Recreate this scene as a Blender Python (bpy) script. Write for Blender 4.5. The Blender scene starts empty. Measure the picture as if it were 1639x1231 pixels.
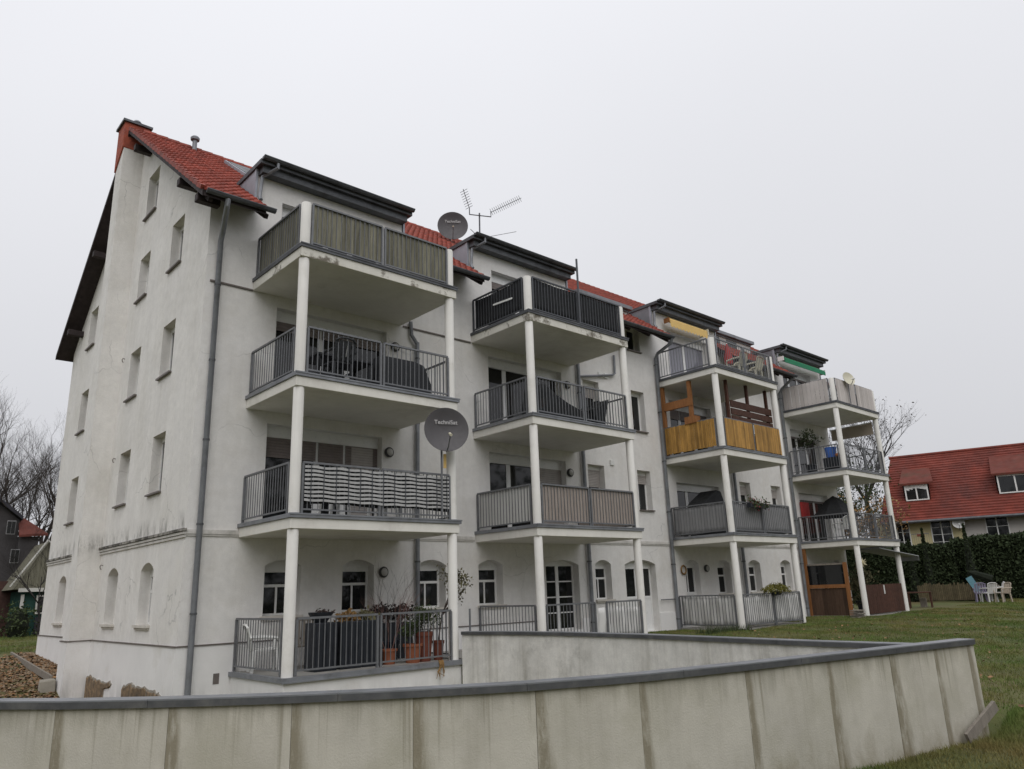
import bpy, bmesh, math, random
import numpy as np
from mathutils import Vector, Matrix
random.seed(7); RNG = np.random.default_rng(7)
SC = bpy.context.scene
COL = SC.collection

# ------------------------------------------------------------------ camera
cam = bpy.data.cameras.new('camera'); CAM = bpy.data.objects.new('camera', cam); COL.objects.link(CAM)
YAW, PITCH, ROLL = 0.738315, 0.267621, -0.0357824
fw = Vector((math.sin(YAW)*math.cos(PITCH), math.cos(YAW)*math.cos(PITCH), math.sin(PITCH)))
r0 = Vector((math.cos(YAW), -math.sin(YAW), 0)); u0 = r0.cross(fw)
rt = r0*math.cos(ROLL)+u0*math.sin(ROLL); up = -r0*math.sin(ROLL)+u0*math.cos(ROLL)
Mx = Matrix((rt, up, -fw)).transposed().to_4x4(); Mx.translation = (-5.42877, -15.9133, -1.29433)
CAM.matrix_world = Mx
cam.sensor_width = 36; cam.lens = 36*1208.135/1639; cam.clip_start = .05; cam.clip_end = 2000
SC.camera = CAM

# ------------------------------------------------------------------ overcast sky, soft sun
W = bpy.data.worlds.new('World'); SC.world = W; W.use_nodes = True
nt = W.node_tree; bg = nt.nodes['Background']
sky = nt.nodes.new('ShaderNodeTexSky'); sky.sky_type = 'NISHITA'; sky.sun_disc = False
sky.sun_elevation = math.radians(50); sky.sun_rotation = math.radians(215); sky.air_density = 1; sky.dust_density = 4
hs = nt.nodes.new('ShaderNodeHueSaturation'); hs.inputs['Saturation'].default_value = .12
mxs = nt.nodes.new('ShaderNodeMixRGB'); mxs.inputs[0].default_value = .96                                # cloud deck over the clear sky
tcw = nt.nodes.new('ShaderNodeTexCoord'); nzw = nt.nodes.new('ShaderNodeTexNoise')
nzw.inputs['Scale'].default_value = 1.6; nzw.inputs['Detail'].default_value = 3; nzw.inputs['Roughness'].default_value = .45
mrw = nt.nodes.new('ShaderNodeMapRange'); mrw.inputs[3].default_value = .93; mrw.inputs[4].default_value = 1.07
mlw = nt.nodes.new('ShaderNodeMixRGB'); mlw.blend_type = 'MULTIPLY'; mlw.inputs[0].default_value = 1
sxw = nt.nodes.new('ShaderNodeSeparateXYZ'); grw = nt.nodes.new('ShaderNodeMapRange')        # overcast dome: dimmer towards the horizon
grw.inputs[1].default_value = 0; grw.inputs[2].default_value = 1; grw.inputs[3].default_value = 5.4; grw.inputs[4].default_value = 10.0
tnw = nt.nodes.new('ShaderNodeMixRGB'); tnw.blend_type = 'MULTIPLY'; tnw.inputs[0].default_value = 1; tnw.inputs[2].default_value = (.985, .995, 1.045, 1)
L = nt.links.new
L(sky.outputs[0], hs.inputs['Color']); L(hs.outputs[0], mxs.inputs[1])
L(tcw.outputs['Generated'], sxw.inputs[0]); L(sxw.outputs[2], grw.inputs[0]); L(grw.outputs[0], tnw.inputs[1]); L(tnw.outputs[0], mxs.inputs[2])
L(tcw.outputs['Generated'], nzw.inputs['Vector']); L(nzw.outputs[0], mrw.inputs[0])
L(mxs.outputs[0], mlw.inputs[1]); L(mrw.outputs[0], mlw.inputs[2]); L(mlw.outputs[0], bg.inputs[0])
bg.inputs[1].default_value = .1
sl = bpy.data.lights.new('sun', 'SUN'); sl.energy = 1.05; sl.angle = math.radians(60); sl.color = (1, .97, .93)
SUN = bpy.data.objects.new('sun', sl); COL.objects.link(SUN)
SUN.rotation_euler = (math.radians(40), 0, math.radians(-35)); SUN.location = (0, 0, 40)
vs = SC.view_settings; vs.view_transform = 'Standard'; vs.look = 'None'; vs.gamma = 1; vs.exposure = .12; vs.use_curve_mapping = False

# ------------------------------------------------------------------ materials
def mat(name, c, rough=.8, var=.15, scale=3, bump=.0, bscale=40, c2=None, streak=0, metal=0, rnd=0, spec=.3, cov=(.45, .62), alpha=None, coat=0, stretch=None, damp=None, joint=None, mott=0, band=None, crack=0):
    """procedural surface: base colour c, worn patches of c2, fine value noise, vertical run marks, bump"""
    m = bpy.data.materials.new(name); m.use_nodes = True
    n = m.node_tree; N = n.nodes; K = n.links.new
    b = N['Principled BSDF']; b.inputs['Roughness'].default_value = rough; b.inputs['Metallic'].default_value = metal
    b.inputs['Specular IOR Level'].default_value = spec
    if coat: b.inputs['Coat Weight'].default_value = coat
    geo = N.new('ShaderNodeNewGeometry'); tc = N.new('ShaderNodeTexCoord')
    pos = geo.outputs['Position'] if not rnd else tc.outputs['Object']
    def noise(sc, det=4, vec=None, ro=.6):
        t = N.new('ShaderNodeTexNoise'); t.inputs['Scale'].default_value = sc; t.inputs['Detail'].default_value = det
        t.inputs['Roughness'].default_value = ro
        K(vec or pos, t.inputs['Vector']); return t.outputs[0]
    def stretched(v):
        mp = N.new('ShaderNodeMapping'); mp.inputs['Scale'].default_value = v; K(pos, mp.inputs['Vector']); return mp.outputs[0]
    def rng(s, a, b_, lo, hi):
        r = N.new('ShaderNodeMapRange'); r.inputs[1].default_value = a; r.inputs[2].default_value = b_
        r.inputs[3].default_value = lo; r.inputs[4].default_value = hi; K(s, r.inputs[0]); return r.outputs[0]
    def mix(f, a, b_, mode='MIX'):
        x = N.new('ShaderNodeMixRGB'); x.blend_type = mode
        if isinstance(f, float) or isinstance(f, int): x.inputs[0].default_value = f
        else: K(f, x.inputs[0])
        for i, s in ((1, a), (2, b_)):
            if isinstance(s, tuple): x.inputs[i].default_value = (*s, 1)
            else: K(s, x.inputs[i])
        return x.outputs[0]
    def math_(op, a, b_):
        x = N.new('ShaderNodeMath'); x.operation = op
        for i, s in ((0, a), (1, b_)):
            if isinstance(s, (int, float)): x.inputs[i].default_value = s
            else: K(s, x.inputs[i])
        return x.outputs[0]
    vec = stretched(stretch) if stretch else pos
    col = mix(rng(noise(scale, 5, vec), .3, .7, 0, 1), tuple(x*(1-var) for x in c), tuple(min(1, x*(1+var)) for x in c))
    if c2: col = mix(rng(noise(scale*.55, 6, vec, .7), cov[0], cov[1], 0, 1), col, c2)
    if streak:
        s = rng(noise(1, 5, stretched((2.6, 2.6, .16)), .65), .44, .74, 0, streak)
        s2 = rng(noise(1, 3, stretched((9, 9, .3))), .42, .72, .25, 1)
        col = mix(math_('MULTIPLY', s, s2), col, tuple(x*f for x, f in zip(c, (.42, .4, .35))))
    if mott:                                                         # trowel mottling at two scales
        col = mix(1, col, mix(rng(noise(5, 6, None, .75), .35, .65, 0, 1), tuple([1-mott]*3), tuple([1+mott*.5]*3)), 'MULTIPLY')
        col = mix(1, col, mix(rng(noise(38, 3), .3, .7, 0, 1), tuple([1-mott*.5]*3), tuple([1+mott*.3]*3)), 'MULTIPLY')
    if crack:                                                        # a few hairline cracks in the render coat
        vo = N.new('ShaderNodeTexVoronoi'); vo.feature = 'DISTANCE_TO_EDGE'; vo.inputs['Scale'].default_value = .42
        dv = N.new('ShaderNodeVectorMath'); dv.operation = 'MULTIPLY_ADD'; t_ = N.new('ShaderNodeTexNoise'); t_.inputs['Scale'].default_value = 2.2; t_.inputs['Detail'].default_value = 6
        K(pos, t_.inputs['Vector']); K(t_.outputs['Color'], dv.inputs[0]); dv.inputs[1].default_value = (.5, .5, .5); K(pos, dv.inputs[2]); K(dv.outputs[0], vo.inputs['Vector'])
        f = math_('MULTIPLY', rng(vo.outputs['Distance'], 0, .006, crack, 0), rng(noise(.55, 3), .5, .6, 0, 1))
        col = mix(f, col, tuple(x*.45 for x in c))
    if band:                                                         # dirty fringe around one height
        sx = N.new('ShaderNodeSeparateXYZ'); K(geo.outputs['Position'], sx.inputs[0])
        f = rng(math_('ABSOLUTE', math_('SUBTRACT', sx.outputs[2], band[0]), 0), 0, band[1], band[2], 0)
        f = math_('MULTIPLY', f, rng(noise(1, 6, stretched((4, 4, 1.2)), .75), .46, .66, 0, 1))
        col = mix(f, col, (.16, .15, .135))
    if damp:                                                         # dirt ledge: grime hugging a height, broken by noise
        z0, z1, amt = damp
        sx = N.new('ShaderNodeSeparateXYZ'); K(geo.outputs['Position'], sx.inputs[0])
        f = rng(sx.outputs[2], z0, z1, amt, 0)
        f = math_('MULTIPLY', f, rng(noise(1, 5, stretched((3.5, 3.5, .7)), .7), .38, .66, 0, 1))
        col = mix(f, col, tuple(x*.4 for x in c))
    if joint:                                                        # dark water marks that widen down the two edges of a cast panel
        sx = N.new('ShaderNodeSeparateXYZ'); K(tc.outputs['UV'], sx.inputs[0])
        nn = noise(1, 6, stretched((9, 9, 1.3)), .7); inv = math_('SUBTRACT', 1, sx.outputs[1])
        oj = N.new('ShaderNodeObjectInfo'); inv = math_('MULTIPLY', inv, math_('ADD', .35, math_('MULTIPLY', oj.outputs['Random'], 1.5)))
        wd = math_('ADD', .035, math_('MULTIPLY', math_('MULTIPLY', math_('ADD', inv, .5), nn), .22))                  # metres from the joint
        f = math_('SUBTRACT', 1, math_('DIVIDE', sx.outputs[0], wd)); f = rng(f, -.12, .45, 0, joint)
        f = math_('MULTIPLY', f, rng(noise(1, 5, stretched((13, 13, 3.5)), .7), .30, .52, .25, 1))
        col = mix(f, col, tuple(x*y for x, y in zip(c, (.47, .44, .37))))
        sy = rng(math_('ADD', math_('MULTIPLY', noise(1, 3, stretched((17, 17, .25))), 1.0), math_('MULTIPLY', sx.outputs[1], .32)), .84, 1.0, 0, .55)
        col = mix(sy, col, tuple(x*y for x, y in zip(c, (.40, .38, .31))))
        g = rng(math_('ADD', sx.outputs[1], math_('MULTIPLY', noise(1, 4, stretched((6, 6, .5))), .55)), 1.12, 1.36, 0, .65)
        col = mix(g, col, tuple(x*y for x, y in zip(c, (.4, .39, .33))))
        g2 = rng(math_('SUBTRACT', math_('MULTIPLY', noise(1, 5, stretched((3, 3, 2)), .7), .75), sx.outputs[1]), -.02, .25, 0, .6)
        col = mix(g2, col, (.2, .165, .09))
    if rnd:
        oi = N.new('ShaderNodeObjectInfo')
        col = mix(1, col, mix(oi.outputs['Random'], tuple([1-rnd]*3), tuple([1+rnd]*3)), 'MULTIPLY')
    K(col, b.inputs['Base Color'])
    if bump:
        bp = N.new('ShaderNodeBump'); bp.inputs['Strength'].default_value = bump; bp.inputs['Distance'].default_value = .02
        K(noise(bscale, 5, vec), bp.inputs['Height']); K(bp.outputs[0], b.inputs['Normal'])
    if var and rough > .15:
        K(rng(noise(scale*2.3, 3), .3, .7, max(0, rough-.12), min(1, rough+.1)), b.inputs['Roughness'])
    return m
M = {}
M['stucco'] = mat('stucco', (.785, .77, .75), .92, .05, 1.3, .3, 55, c2=(.69, .665, .625), streak=.16, cov=(.48, .75), mott=.06, crack=.45)
M['stucco_gable'] = mat('stucco_gable', (.80, .782, .755), .92, .06, 1.1, .35, 45, c2=(.71, .69, .65), streak=.22, cov=(.46, .72), mott=.07, band=(.24, .36, .8), crack=.6)
M['plinth'] = mat('plinth_paint', (.80, .79, .78), .85, .05, 1.2, .25, 50, c2=(.66, .64, .6), cov=(.55, .75), damp=(-3.5, -2.75, .7))
M['grime'] = mat('grimy_moulding', (.46, .44, .40), .95, .25, 4, .4, 40, c2=(.09, .085, .075), cov=(.36, .56))
M['moulding'] = mat('painted_moulding', (.62, .60, .57), .9, .1, 3, .2, 40, c2=(.4, .39, .36), cov=(.5, .7))
M['soffit'] = mat('painted_concrete', (.77, .75, .70), .85, .05, 1.5, .1, 40, c2=(.62, .59, .54), cov=(.52, .75), streak=.2)
M['slab_worn'] = mat('peeling_slab_paint', (.72, .70, .64), .85, .06, 2.2, .35, 30, c2=(.19, .17, .14), cov=(.53, .60), streak=.4)
M['column'] = mat('column_paint', (.78, .765, .73), .7, .05, 2, .08, 30, c2=(.62, .6, .55), cov=(.56, .75), streak=.35)
M['zinc'] = mat('zinc_sheet', (.23, .24, .26), .5, .15, 3, .04, 12, c2=(.15, .155, .165), cov=(.5, .7), metal=.35, spec=.5)
M['coping_edge'] = mat('coping_edge_sheet', (.10, .103, .108), .6, .2, 5, .05, 14, c2=(.15, .15, .148), cov=(.5, .68), metal=.3, streak=.3)
M['coping'] = mat('coping_top_sheet', (.24, .25, .27), .42, .12, 3, .03, 14, metal=.4, spec=.5)  # paler than the edge sheet: wet sky sheen put into the colour
M['zinc_dark'] = mat('dark_zinc_sheet', (.105, .11, .12), .55, .18, 3, .04, 12, c2=(.05, .05, .055), cov=(.5, .7), metal=.3, spec=.5)
M['zinc_pale'] = mat('pale_zinc_sheet', (.36, .375, .42), .45, .1, 4, .03, 12, metal=.3, spec=.5)
M['rail'] = mat('galvanised_steel', (.17, .175, .185), .5, .15, 9, .03, 40, metal=.35, spec=.5)
M['rail_dark'] = mat('dark_steel', (.09, .095, .105), .5, .15, 9, .03, 40, metal=.3, spec=.5)
M['tile'] = mat('clay_roof_tile', (.28, .054, .034), .65, .25, 7, .15, 60, c2=(.14, .035, .027), cov=(.48, .7), rnd=.3)
M['tile_mass'] = mat('clay_tile_field', (.27, .054, .034), .65, .4, 4, .15, 60, c2=(.15, .04, .03), cov=(.48, .7))
M['brick'] = mat('red_chimney_brick', (.36, .09, .055), .85, .22, 6, .3, 30, c2=(.2, .06, .05), cov=(.5, .7))
M['darkwood'] = mat('dark_stained_wood', (.035, .026, .026), .7, .3, 6, .1, 40)
M['pvc'] = mat('white_window_frame', (.78, .78, .77), .35, .03, 3, spec=.5)
M['pvc_grey'] = mat('shutter_slats', (.40, .37, .35), .6, .08, 6)
M['shutter_dark'] = mat('shutter_slats_dark', (.20, .17, .16), .6, .1, 6)
M['glass'] = mat('window_glass', (.012, .013, .014), .04, .3, 1.2, spec=.5)
M['skylight'] = mat('skylight_glass', (.02, .022, .027), .35, .2, 2, spec=.15)
M['glass_cur'] = mat('curtained_glass', (.20, .20, .235), .08, .2, 1.4, spec=.6, stretch=(8, 8, .4))
M['interior'] = mat('dim_reveal', (.6, .58, .55), .9, .05, 2)
M['sill'] = mat('sill_sheet', (.16, .14, .13), .55, .15, 6, metal=.2)
M['sill_stone'] = mat('rendered_sill', (.58, .55, .5), .9, .1, 6, .2, 40)
M['concrete'] = mat('cast_concrete', (.54, .515, .45), .88, .10, 1.6, .22, 60, c2=(.44, .42, .345), streak=.4, cov=(.46, .7), joint=.95)
M['concrete_b'] = mat('cast_concrete_pale', (.74, .725, .69), .88, .08, 1.4, .2, 60, c2=(.50, .49, .46), streak=.9, cov=(.54, .68), mott=.12)
M['block'] = mat('concrete_kerb', (.27, .25, .21), .9, .15, 4, .4, 40)
M['stone'] = mat('rubble_stone', (.25, .175, .105), .95, .35, 11, .9, 14, c2=(.12, .095, .07), cov=(.42, .62), rnd=.25)
M['mortar'] = mat('crumbled_mortar', (.30, .275, .235), .95, .25, 14, .8, 25)
M['reed'] = mat('reed_mat', (.42, .365, .325), .9, .3, 5, .3, 60, c2=(.30, .255, .225), cov=(.45, .65), stretch=(22, 22, .6))
M['bamboo'] = mat('bamboo_cane', (.38, .21, .055), .65, .3, 6, .1, 40, rnd=.3, stretch=(1, 1, .3))
M['board_grey'] = mat('weathered_board', (.235, .225, .17), .9, .2, 4, .3, 50, c2=(.14, .135, .10), cov=(.45, .65), rnd=.22, stretch=(6, 6, .5))
M['board_pale'] = mat('pale_screen_cloth', (.54, .50, .48), .9, .08, 2, .1, 30, rnd=.1, streak=.4)
M['cloth_grey'] = mat('grey_screen_cloth', (.27, .27, .275), .85, .08, 2, .1, 30)
M['cloth_white'] = mat('white_screen_cloth', (.62, .615, .60), .8, .06, 2, .15, 20, streak=.35)
M['cloth_beige'] = mat('beige_cloth', (.42, .36, .29), .85, .06, 2)
M['strip'] = mat('white_plastic_strip', (.43, .43, .43), .6, .12, 5, .1, 30)
M['black_mesh'] = mat('black_screen_mesh', (.02, .021, .023), .8, .25, 8)
M['black'] = mat('black_cover_cloth', (.016, .017, .019), .7, .3, 4, .15, 15)
M['rattan'] = mat('dark_rattan', (.028, .03, .034), .6, .4, 30, .4, 60)
M['yellow'] = mat('yellow_awning_cloth', (.72, .50, .19), .85, .06, 3)
M['green'] = mat('green_awning_cloth', (.025, .21, .105), .75, .1, 3)
M['greycloth'] = mat('grey_awning_cloth', (.30, .31, .32), .8, .08, 3)
M['orange'] = mat('orange_stained_timber', (.28, .122, .045), .7, .22, 4, .15, 40, stretch=(6, 6, .6))
M['brown'] = mat('brown_stained_timber', (.07, .031, .021), .75, .25, 5, .15, 40, rnd=.15)
M['rough_wood'] = mat('rough_dark_plank', (.085, .052, .035), .9, .3, 5, .3, 40, rnd=.3, stretch=(8, 8, .5))
M['dish'] = mat('dish_paint', (.085, .08, .085), .55, .08, 4, spec=.4)
M['cream'] = mat('cream_plastic', (.62, .59, .47), .5, .05, 4)
M['white'] = mat('white_plastic', (.74, .74, .72), .5, .05, 4)
M['letter'] = mat('pale_lettering', (.5, .49, .49), .6, .05, 4)
M['terracotta'] = mat('terracotta', (.28, .098, .05), .8, .15, 6, .1, 30)
M['terra_dark'] = mat('dark_terracotta', (.17, .055, .035), .8, .15, 6, .1, 30)
M['planter'] = mat('charcoal_planter', (.022, .025, .031), .55, .25, 5)
M['navy'] = mat('navy_glaze', (.012, .018, .03), .3, .2, 5)
M['leaf'] = mat('dull_green_leaf', (.05, .07, .025), .75, .4, 5)
M['leaf_olive'] = mat('olive_leaf', (.13, .12, .065), .75, .35, 5)
M['moss'] = mat('yellow_green_cushion', (.16, .15, .035), .9, .4, 14)
M['dry'] = mat('dry_foliage', (.22, .13, .05), .9, .4, 8)
M['twig'] = mat('bare_twig', (.075, .055, .048), .9, .3, 8)
M['twig_pink'] = mat('reddish_twig', (.22, .13, .115), .9, .3, 8)
M['red'] = mat('red_plastic', (.33, .03, .03), .6, .1, 5)
M['petal'] = mat('red_petal', (.2, .035, .045), .8, .3, 8)
M['blue'] = mat('blue_plastic', (.05, .13, .42), .5, .1, 5)
M['pumpkin'] = mat('orange_skin', (.55, .17, .03), .6, .12, 8)
M['bark'] = mat('bark', (.055, .047, .042), .95, .3, 7, .5, 20)
M['bark_dark'] = mat('dark_bark', (.035, .031, .03), .95, .3, 7, .5, 20)
M['lamp'] = mat('lamp_housing', (.07, .07, .07), .5, .1, 5)
M['lampglass'] = mat('lamp_glass', (.45, .44, .42), .3, .05, 5, spec=.5)
M['lilac'] = mat('lilac_cushion', (.26, .235, .33), .8, .1, 5)
M['turq'] = mat('turquoise_cloth', (.12, .25, .30), .8, .1, 5)
M['far_tile'] = mat('far_clay_tile', (.18, .038, .025), .75, .25, .9, .2, 6, c2=(.10, .03, .024), cov=(.42, .68))
M['far_tile_dimmed'] = mat('dimmed_clay_tile', (.125, .031, .021), .85, .2, 1.3, .2, 6, c2=(.07, .04, .024), cov=(.5, .7))  # far tile colour darkened to cancel extra sky light on the shallow hoods
M['far_yellow'] = mat('yellow_render', (.60, .53, .31), .9, .06, 1)
M['far_white'] = mat('pale_render', (.56, .53, .50), .9, .06, 1)
M['far_grey'] = mat('slate_grey_cladding', (.062, .058, .06), .85, .2, 2)
M['far_slate'] = mat('dark_slate', (.035, .034, .042), .7, .2, 2)
M['far_orange'] = mat('faded_orange_tile', (.12, .036, .027), .8, .2, 2)
M['ivy_brick'] = mat('dark_red_brick', (.07, .038, .032), .9, .35, 3)
M['shed_green'] = mat('green_shed_board', (.02, .062, .052), .8, .2, 3)
M['trunk_white'] = mat('white_barge_board', (.62, .61, .58), .7, .05, 3)
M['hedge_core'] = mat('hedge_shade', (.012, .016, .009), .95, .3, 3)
M['hedge_leaf'] = mat('conifer_leaf', (.032, .046, .019), .9, .45, 6)
M['wicker'] = mat('wicker_fence', (.105, .085, .05), .95, .25, 6, rnd=.2)
M['grass'] = mat('grass_blade', (.10, .15, .034), .85, .35, .8, c2=(.20, .165, .06), cov=(.42, .66))
M['lawn'] = mat('lawn_soil', (.075, .088, .028), .95, .3, .7, .5, 30, c2=(.12, .095, .042), cov=(.42, .64))
M['leaf_litter'] = mat('leaf_litter', (.20, .135, .075), .95, .45, 12, .6, 30, c2=(.08, .06, .035), cov=(.45, .62))
M['gravel'] = mat('gravel_stone', (.26, .20, .14), .95, .4, 10, c2=(.15, .09, .05), cov=(.5, .6))
M['litter_leaf'] = mat('fallen_leaf', (.27, .155, .075), .9, .5, 9, c2=(.12, .07, .04), cov=(.45, .6))
M['plank'] = mat('grey_plank', (.23, .205, .175), .9, .2, 5, .3, 40, stretch=(3, 3, 1))
M['paving'] = mat('paving', (.30, .29, .27), .9, .12, 3, .2, 30)
M['star'] = mat('paper_star', (.55, .50, .34), .7, .05, 5)
for _e in ('star',):
    _b = M[_e].node_tree.nodes['Principled BSDF']; _b.inputs['Emission Color'].default_value = (1, .85, .45, 1); _b.inputs['Emission Strength'].default_value = .02

# ------------------------------------------------------------------ mesh helpers
class MB:
    def __init__(s): s.v = []; s.f = []
    def add(s, vs, fs):
        o = len(s.v); s.v += [tuple(v) for v in vs]; s.f += [tuple(i+o for i in f) for f in fs]; return s
    def box(s, x0, x1, y0, y1, z0, z1):
        return s.add([(x0,y0,z0),(x1,y0,z0),(x1,y1,z0),(x0,y1,z0),(x0,y0,z1),(x1,y0,z1),(x1,y1,z1),(x0,y1,z1)],
                     [(0,3,2,1),(4,5,6,7),(0,1,5,4),(1,2,6,5),(2,3,7,6),(3,0,4,7)])
    def bar(s, a, b, w, h=None, upv=(0,0,1)):
        """square bar from a to b"""
        a, b = Vector(a), Vector(b); d = (b-a).normalized(); h = h or w
        u = Vector(upv)
        if abs(d.dot(u)) > .98: u = Vector((0,1,0))
        r = d.cross(u).normalized()*w/2; t = r.cross(d).normalized()*h/2
        return s.add([a-r-t,a+r-t,a+r+t,a-r+t,b-r-t,b+r-t,b+r+t,b-r+t],
                     [(0,1,2,3)[::-1],(4,5,6,7),(0,1,5,4),(1,2,6,5),(2,3,7,6),(3,0,4,7)])
    def tube(s, pts, r, n=8, cap=True):
        pts = [Vector(p) for p in pts]; rs = r if isinstance(r, (list, tuple)) else [r]*len(pts)
        rings = []; ref = None
        for i, p in enumerate(pts):
            d = (pts[min(i+1, len(pts)-1)]-pts[max(i-1, 0)])
            d = d.normalized() if d.length > 1e-9 else Vector((0,0,1))
            if ref is None: ref = Vector((1,0,0)) if abs(d.x) < .9 else Vector((0,1,0))
            a = (ref-d*ref.dot(d)).normalized(); ref = a; b = d.cross(a)
            rings.append([p+(a*math.cos(2*math.pi*k/n)+b*math.sin(2*math.pi*k/n))*rs[i] for k in range(n)])
        vs = [v for R_ in rings for v in R_]; fs = []
        for i in range(len(pts)-1):
            for k in range(n): fs.append((i*n+k, i*n+(k+1)%n, (i+1)*n+(k+1)%n, (i+1)*n+k))
        if cap: fs += [tuple(range(n))[::-1], tuple((len(pts)-1)*n+k for k in range(n))]
        return s.add(vs, fs)
    def lathe(s, prof, c=(0,0,0), n=20, axis=(0,0,1)):
        ax = Vector(axis).normalized(); a = Vector((1,0,0)) if abs(ax.x) < .9 else Vector((0,1,0))
        a = (a-ax*a.dot(ax)).normalized(); b = ax.cross(a); c = Vector(c); vs = []; fs = []
        for (r, h) in prof:
            for k in range(n): vs.append(c+ax*h+(a*math.cos(2*math.pi*k/n)+b*math.sin(2*math.pi*k/n))*r)
        for i in range(len(prof)-1):
            for k in range(n): fs.append((i*n+k, i*n+(k+1)%n, (i+1)*n+(k+1)%n, (i+1)*n+k))
        return s.add(vs, fs)
    def prism(s, poly, ext):
        """poly: list of 3d points, ext: extrusion vector"""
        n = len(poly); e = Vector(ext); vs = [Vector(p) for p in poly]; vs += [v+e for v in vs]
        return s.add(vs, [tuple(range(n))[::-1], tuple(range(n, 2*n))]+[(i, (i+1)%n, n+(i+1)%n, n+i) for i in range(n)])
    def quad(s, a, b, c, d): return s.add([a,b,c,d], [(0,1,2,3)])
    def mesh(s, name, m, smooth=False, off=(0,0,0)):
        me = bpy.data.meshes.new(name)
        me.from_pydata([(v[0]-off[0], v[1]-off[1], v[2]-off[2]) for v in s.v], [], s.f); me.update()
        if m: me.materials.append(m if not isinstance(m, str) else M[m])
        if smooth:
            me.polygons.foreach_set('use_smooth', [True]*len(me.polygons))
            try: me.set_sharp_from_angle(angle=math.radians(38))
            except Exception: pass
        return me
    def build(s, name, m, parent=None, smooth=False, bevel=0, fix=True):
        off = wloc(parent) if parent else Vector((0,0,0))
        if parent is None:
            xs = np.array(s.v); off = Vector(((xs[:,0].min()+xs[:,0].max())/2, (xs[:,1].min()+xs[:,1].max())/2, xs[:,2].min()))
        me = s.mesh(name, m, smooth, off)
        if fix or bevel:
            bm = bmesh.new(); bm.from_mesh(me)
            if bevel:
                es = [e for e in bm.edges if len(e.link_faces) == 2 and e.calc_face_angle(0) > .6]
                bmesh.ops.bevel(bm, geom=es, offset=bevel, segments=1, affect='EDGES', clamp_overlap=True)
            if fix: bmesh.ops.recalc_face_normals(bm, faces=bm.faces)
            bm.to_mesh(me); bm.free()
        o = bpy.data.objects.new(name, me); COL.objects.link(o)
        if parent: o.parent = parent
        else: o.location = off
        return o
def wloc(o):
    v = Vector((0,0,0))
    while o: v += o.location; o = o.parent
    return v
def inst(name, me, parent, loc, rot=(0,0,0), scale=None):
    o = bpy.data.objects.new(name, me); COL.objects.link(o)
    o.parent = parent; o.location = Vector(loc)-(wloc(parent) if parent else Vector((0,0,0))); o.rotation_euler = rot
    if scale: o.scale = scale
    return o
def tag(o, label=None, cat=None, group=None, kind=None):
    for k, v in (('label', label), ('category', cat), ('group', group), ('kind', kind)):
        if v: o[k] = v
    return o
def thing(name, loc, label, cat, group=None, rz=0):
    o = bpy.data.objects.new(name, None); COL.objects.link(o); o.location = loc; o.rotation_euler = (0,0,rz); o.empty_display_size = .2
    return tag(o, label, cat, group)
def copy_tree(o, parent=None):
    c = o.copy(); COL.objects.link(c)
    if parent: c.parent = parent
    for ch in list(o.children): copy_tree(ch, c)
    return c
def np_mesh(name, V, F, m, smooth=False):
    """V (n,3); F (k,3 or 4) arrays"""
    me = bpy.data.meshes.new(name); n, k = len(F), F.shape[1]
    me.vertices.add(len(V)); me.vertices.foreach_set('co', np.asarray(V, np.float32).ravel())
    me.loops.add(n*k); me.loops.foreach_set('vertex_index', np.asarray(F, np.int32).ravel())
    me.polygons.add(n); me.polygons.foreach_set('loop_start', np.arange(0, n*k, k, dtype=np.int32))
    me.update(calc_edges=True); me.materials.append(M[m])
    if smooth: me.polygons.foreach_set('use_smooth', [True]*n)
    return me
def np_obj(name, me, parent=None, loc=(0,0,0)):
    o = bpy.data.objects.new(name, me); COL.objects.link(o); o.parent = parent; o.location = loc; return o

# ------------------------------------------------------------------ ground
def sm(a, b, x): t = np.clip((x-a)/(b-a), 0, 1); return t*t*(3-2*t)
FW = [(-5.6,-4.4),(-5.0,-5.9),(-4.4,-6.9),(-4.0,-7.44),(-3.69,-7.92),(-3.01,-8.72),(-2.27,-9.42),(-1.47,-10.06),(-.55,-10.64),(.43,-11.06),(1.83,-11.40),(3.72,-11.80),(5.75,-12.22)]
BW = [(5.10,-2.46),(5.42,-3.8),(5.50,-5.2),(5.38,-7.1),(5.09,-8.9),(4.82,-10.5),(4.70,-11.86)]
fwx = np.array([p[0] for p in FW]); fwy = np.array([p[1] for p in FW])
def ground_z(x, y):
    x = np.asarray(x, float); y = np.asarray(y, float)
    right = -2.70-.27*sm(-3, -11.5, y)-.25*sm(-11.8, -13.2, y)-.03*np.clip(-14-y, 0, 8) + .25*sm(30, 48, x)*sm(-16, -2, y)
    wall_y = np.interp(x, fwx, fwy)
    outer = -3.24-.012*np.clip(-12-y, 0, 12)
    pit = -3.45+.0*x
    left = np.interp(y, [-3, 0, 5.6, 7.0, 13, 40], [-3.6, -3.6, -3.6, -3.14, -2.62, -2.55])
    z = pit
    z = z+(left-z)*sm(.6, -.1, x)
    z = np.where((y > 6), np.where(x < 14, left, -2.7), z)
    o = sm(-.05, .12, wall_y-y)                                     # 1 on the camera side of the curved wall
    o = np.where(x < -5.6, sm(-5.4, -6.2, x)*1.0, o)
    o = np.where((x < -5.6) & (y > -4), sm(0, -4, y), o)
    z = z+(outer-z)*o
    rr = sm(5.35, 5.6, x)*np.where(y > 6, sm(10, 16, x), 1)
    rr = np.where((y < -12.1), sm(5.6, 6.7, x), rr)
    rr = np.where((y > -2.6) & (y < 6), sm(5.0, 5.3, x), rr)
    z = z+(right-z)*rr
    bump = .018*np.sin(x*1.9+y*.7)+.014*np.sin(y*2.3-x*.6)
    return z+bump
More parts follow.
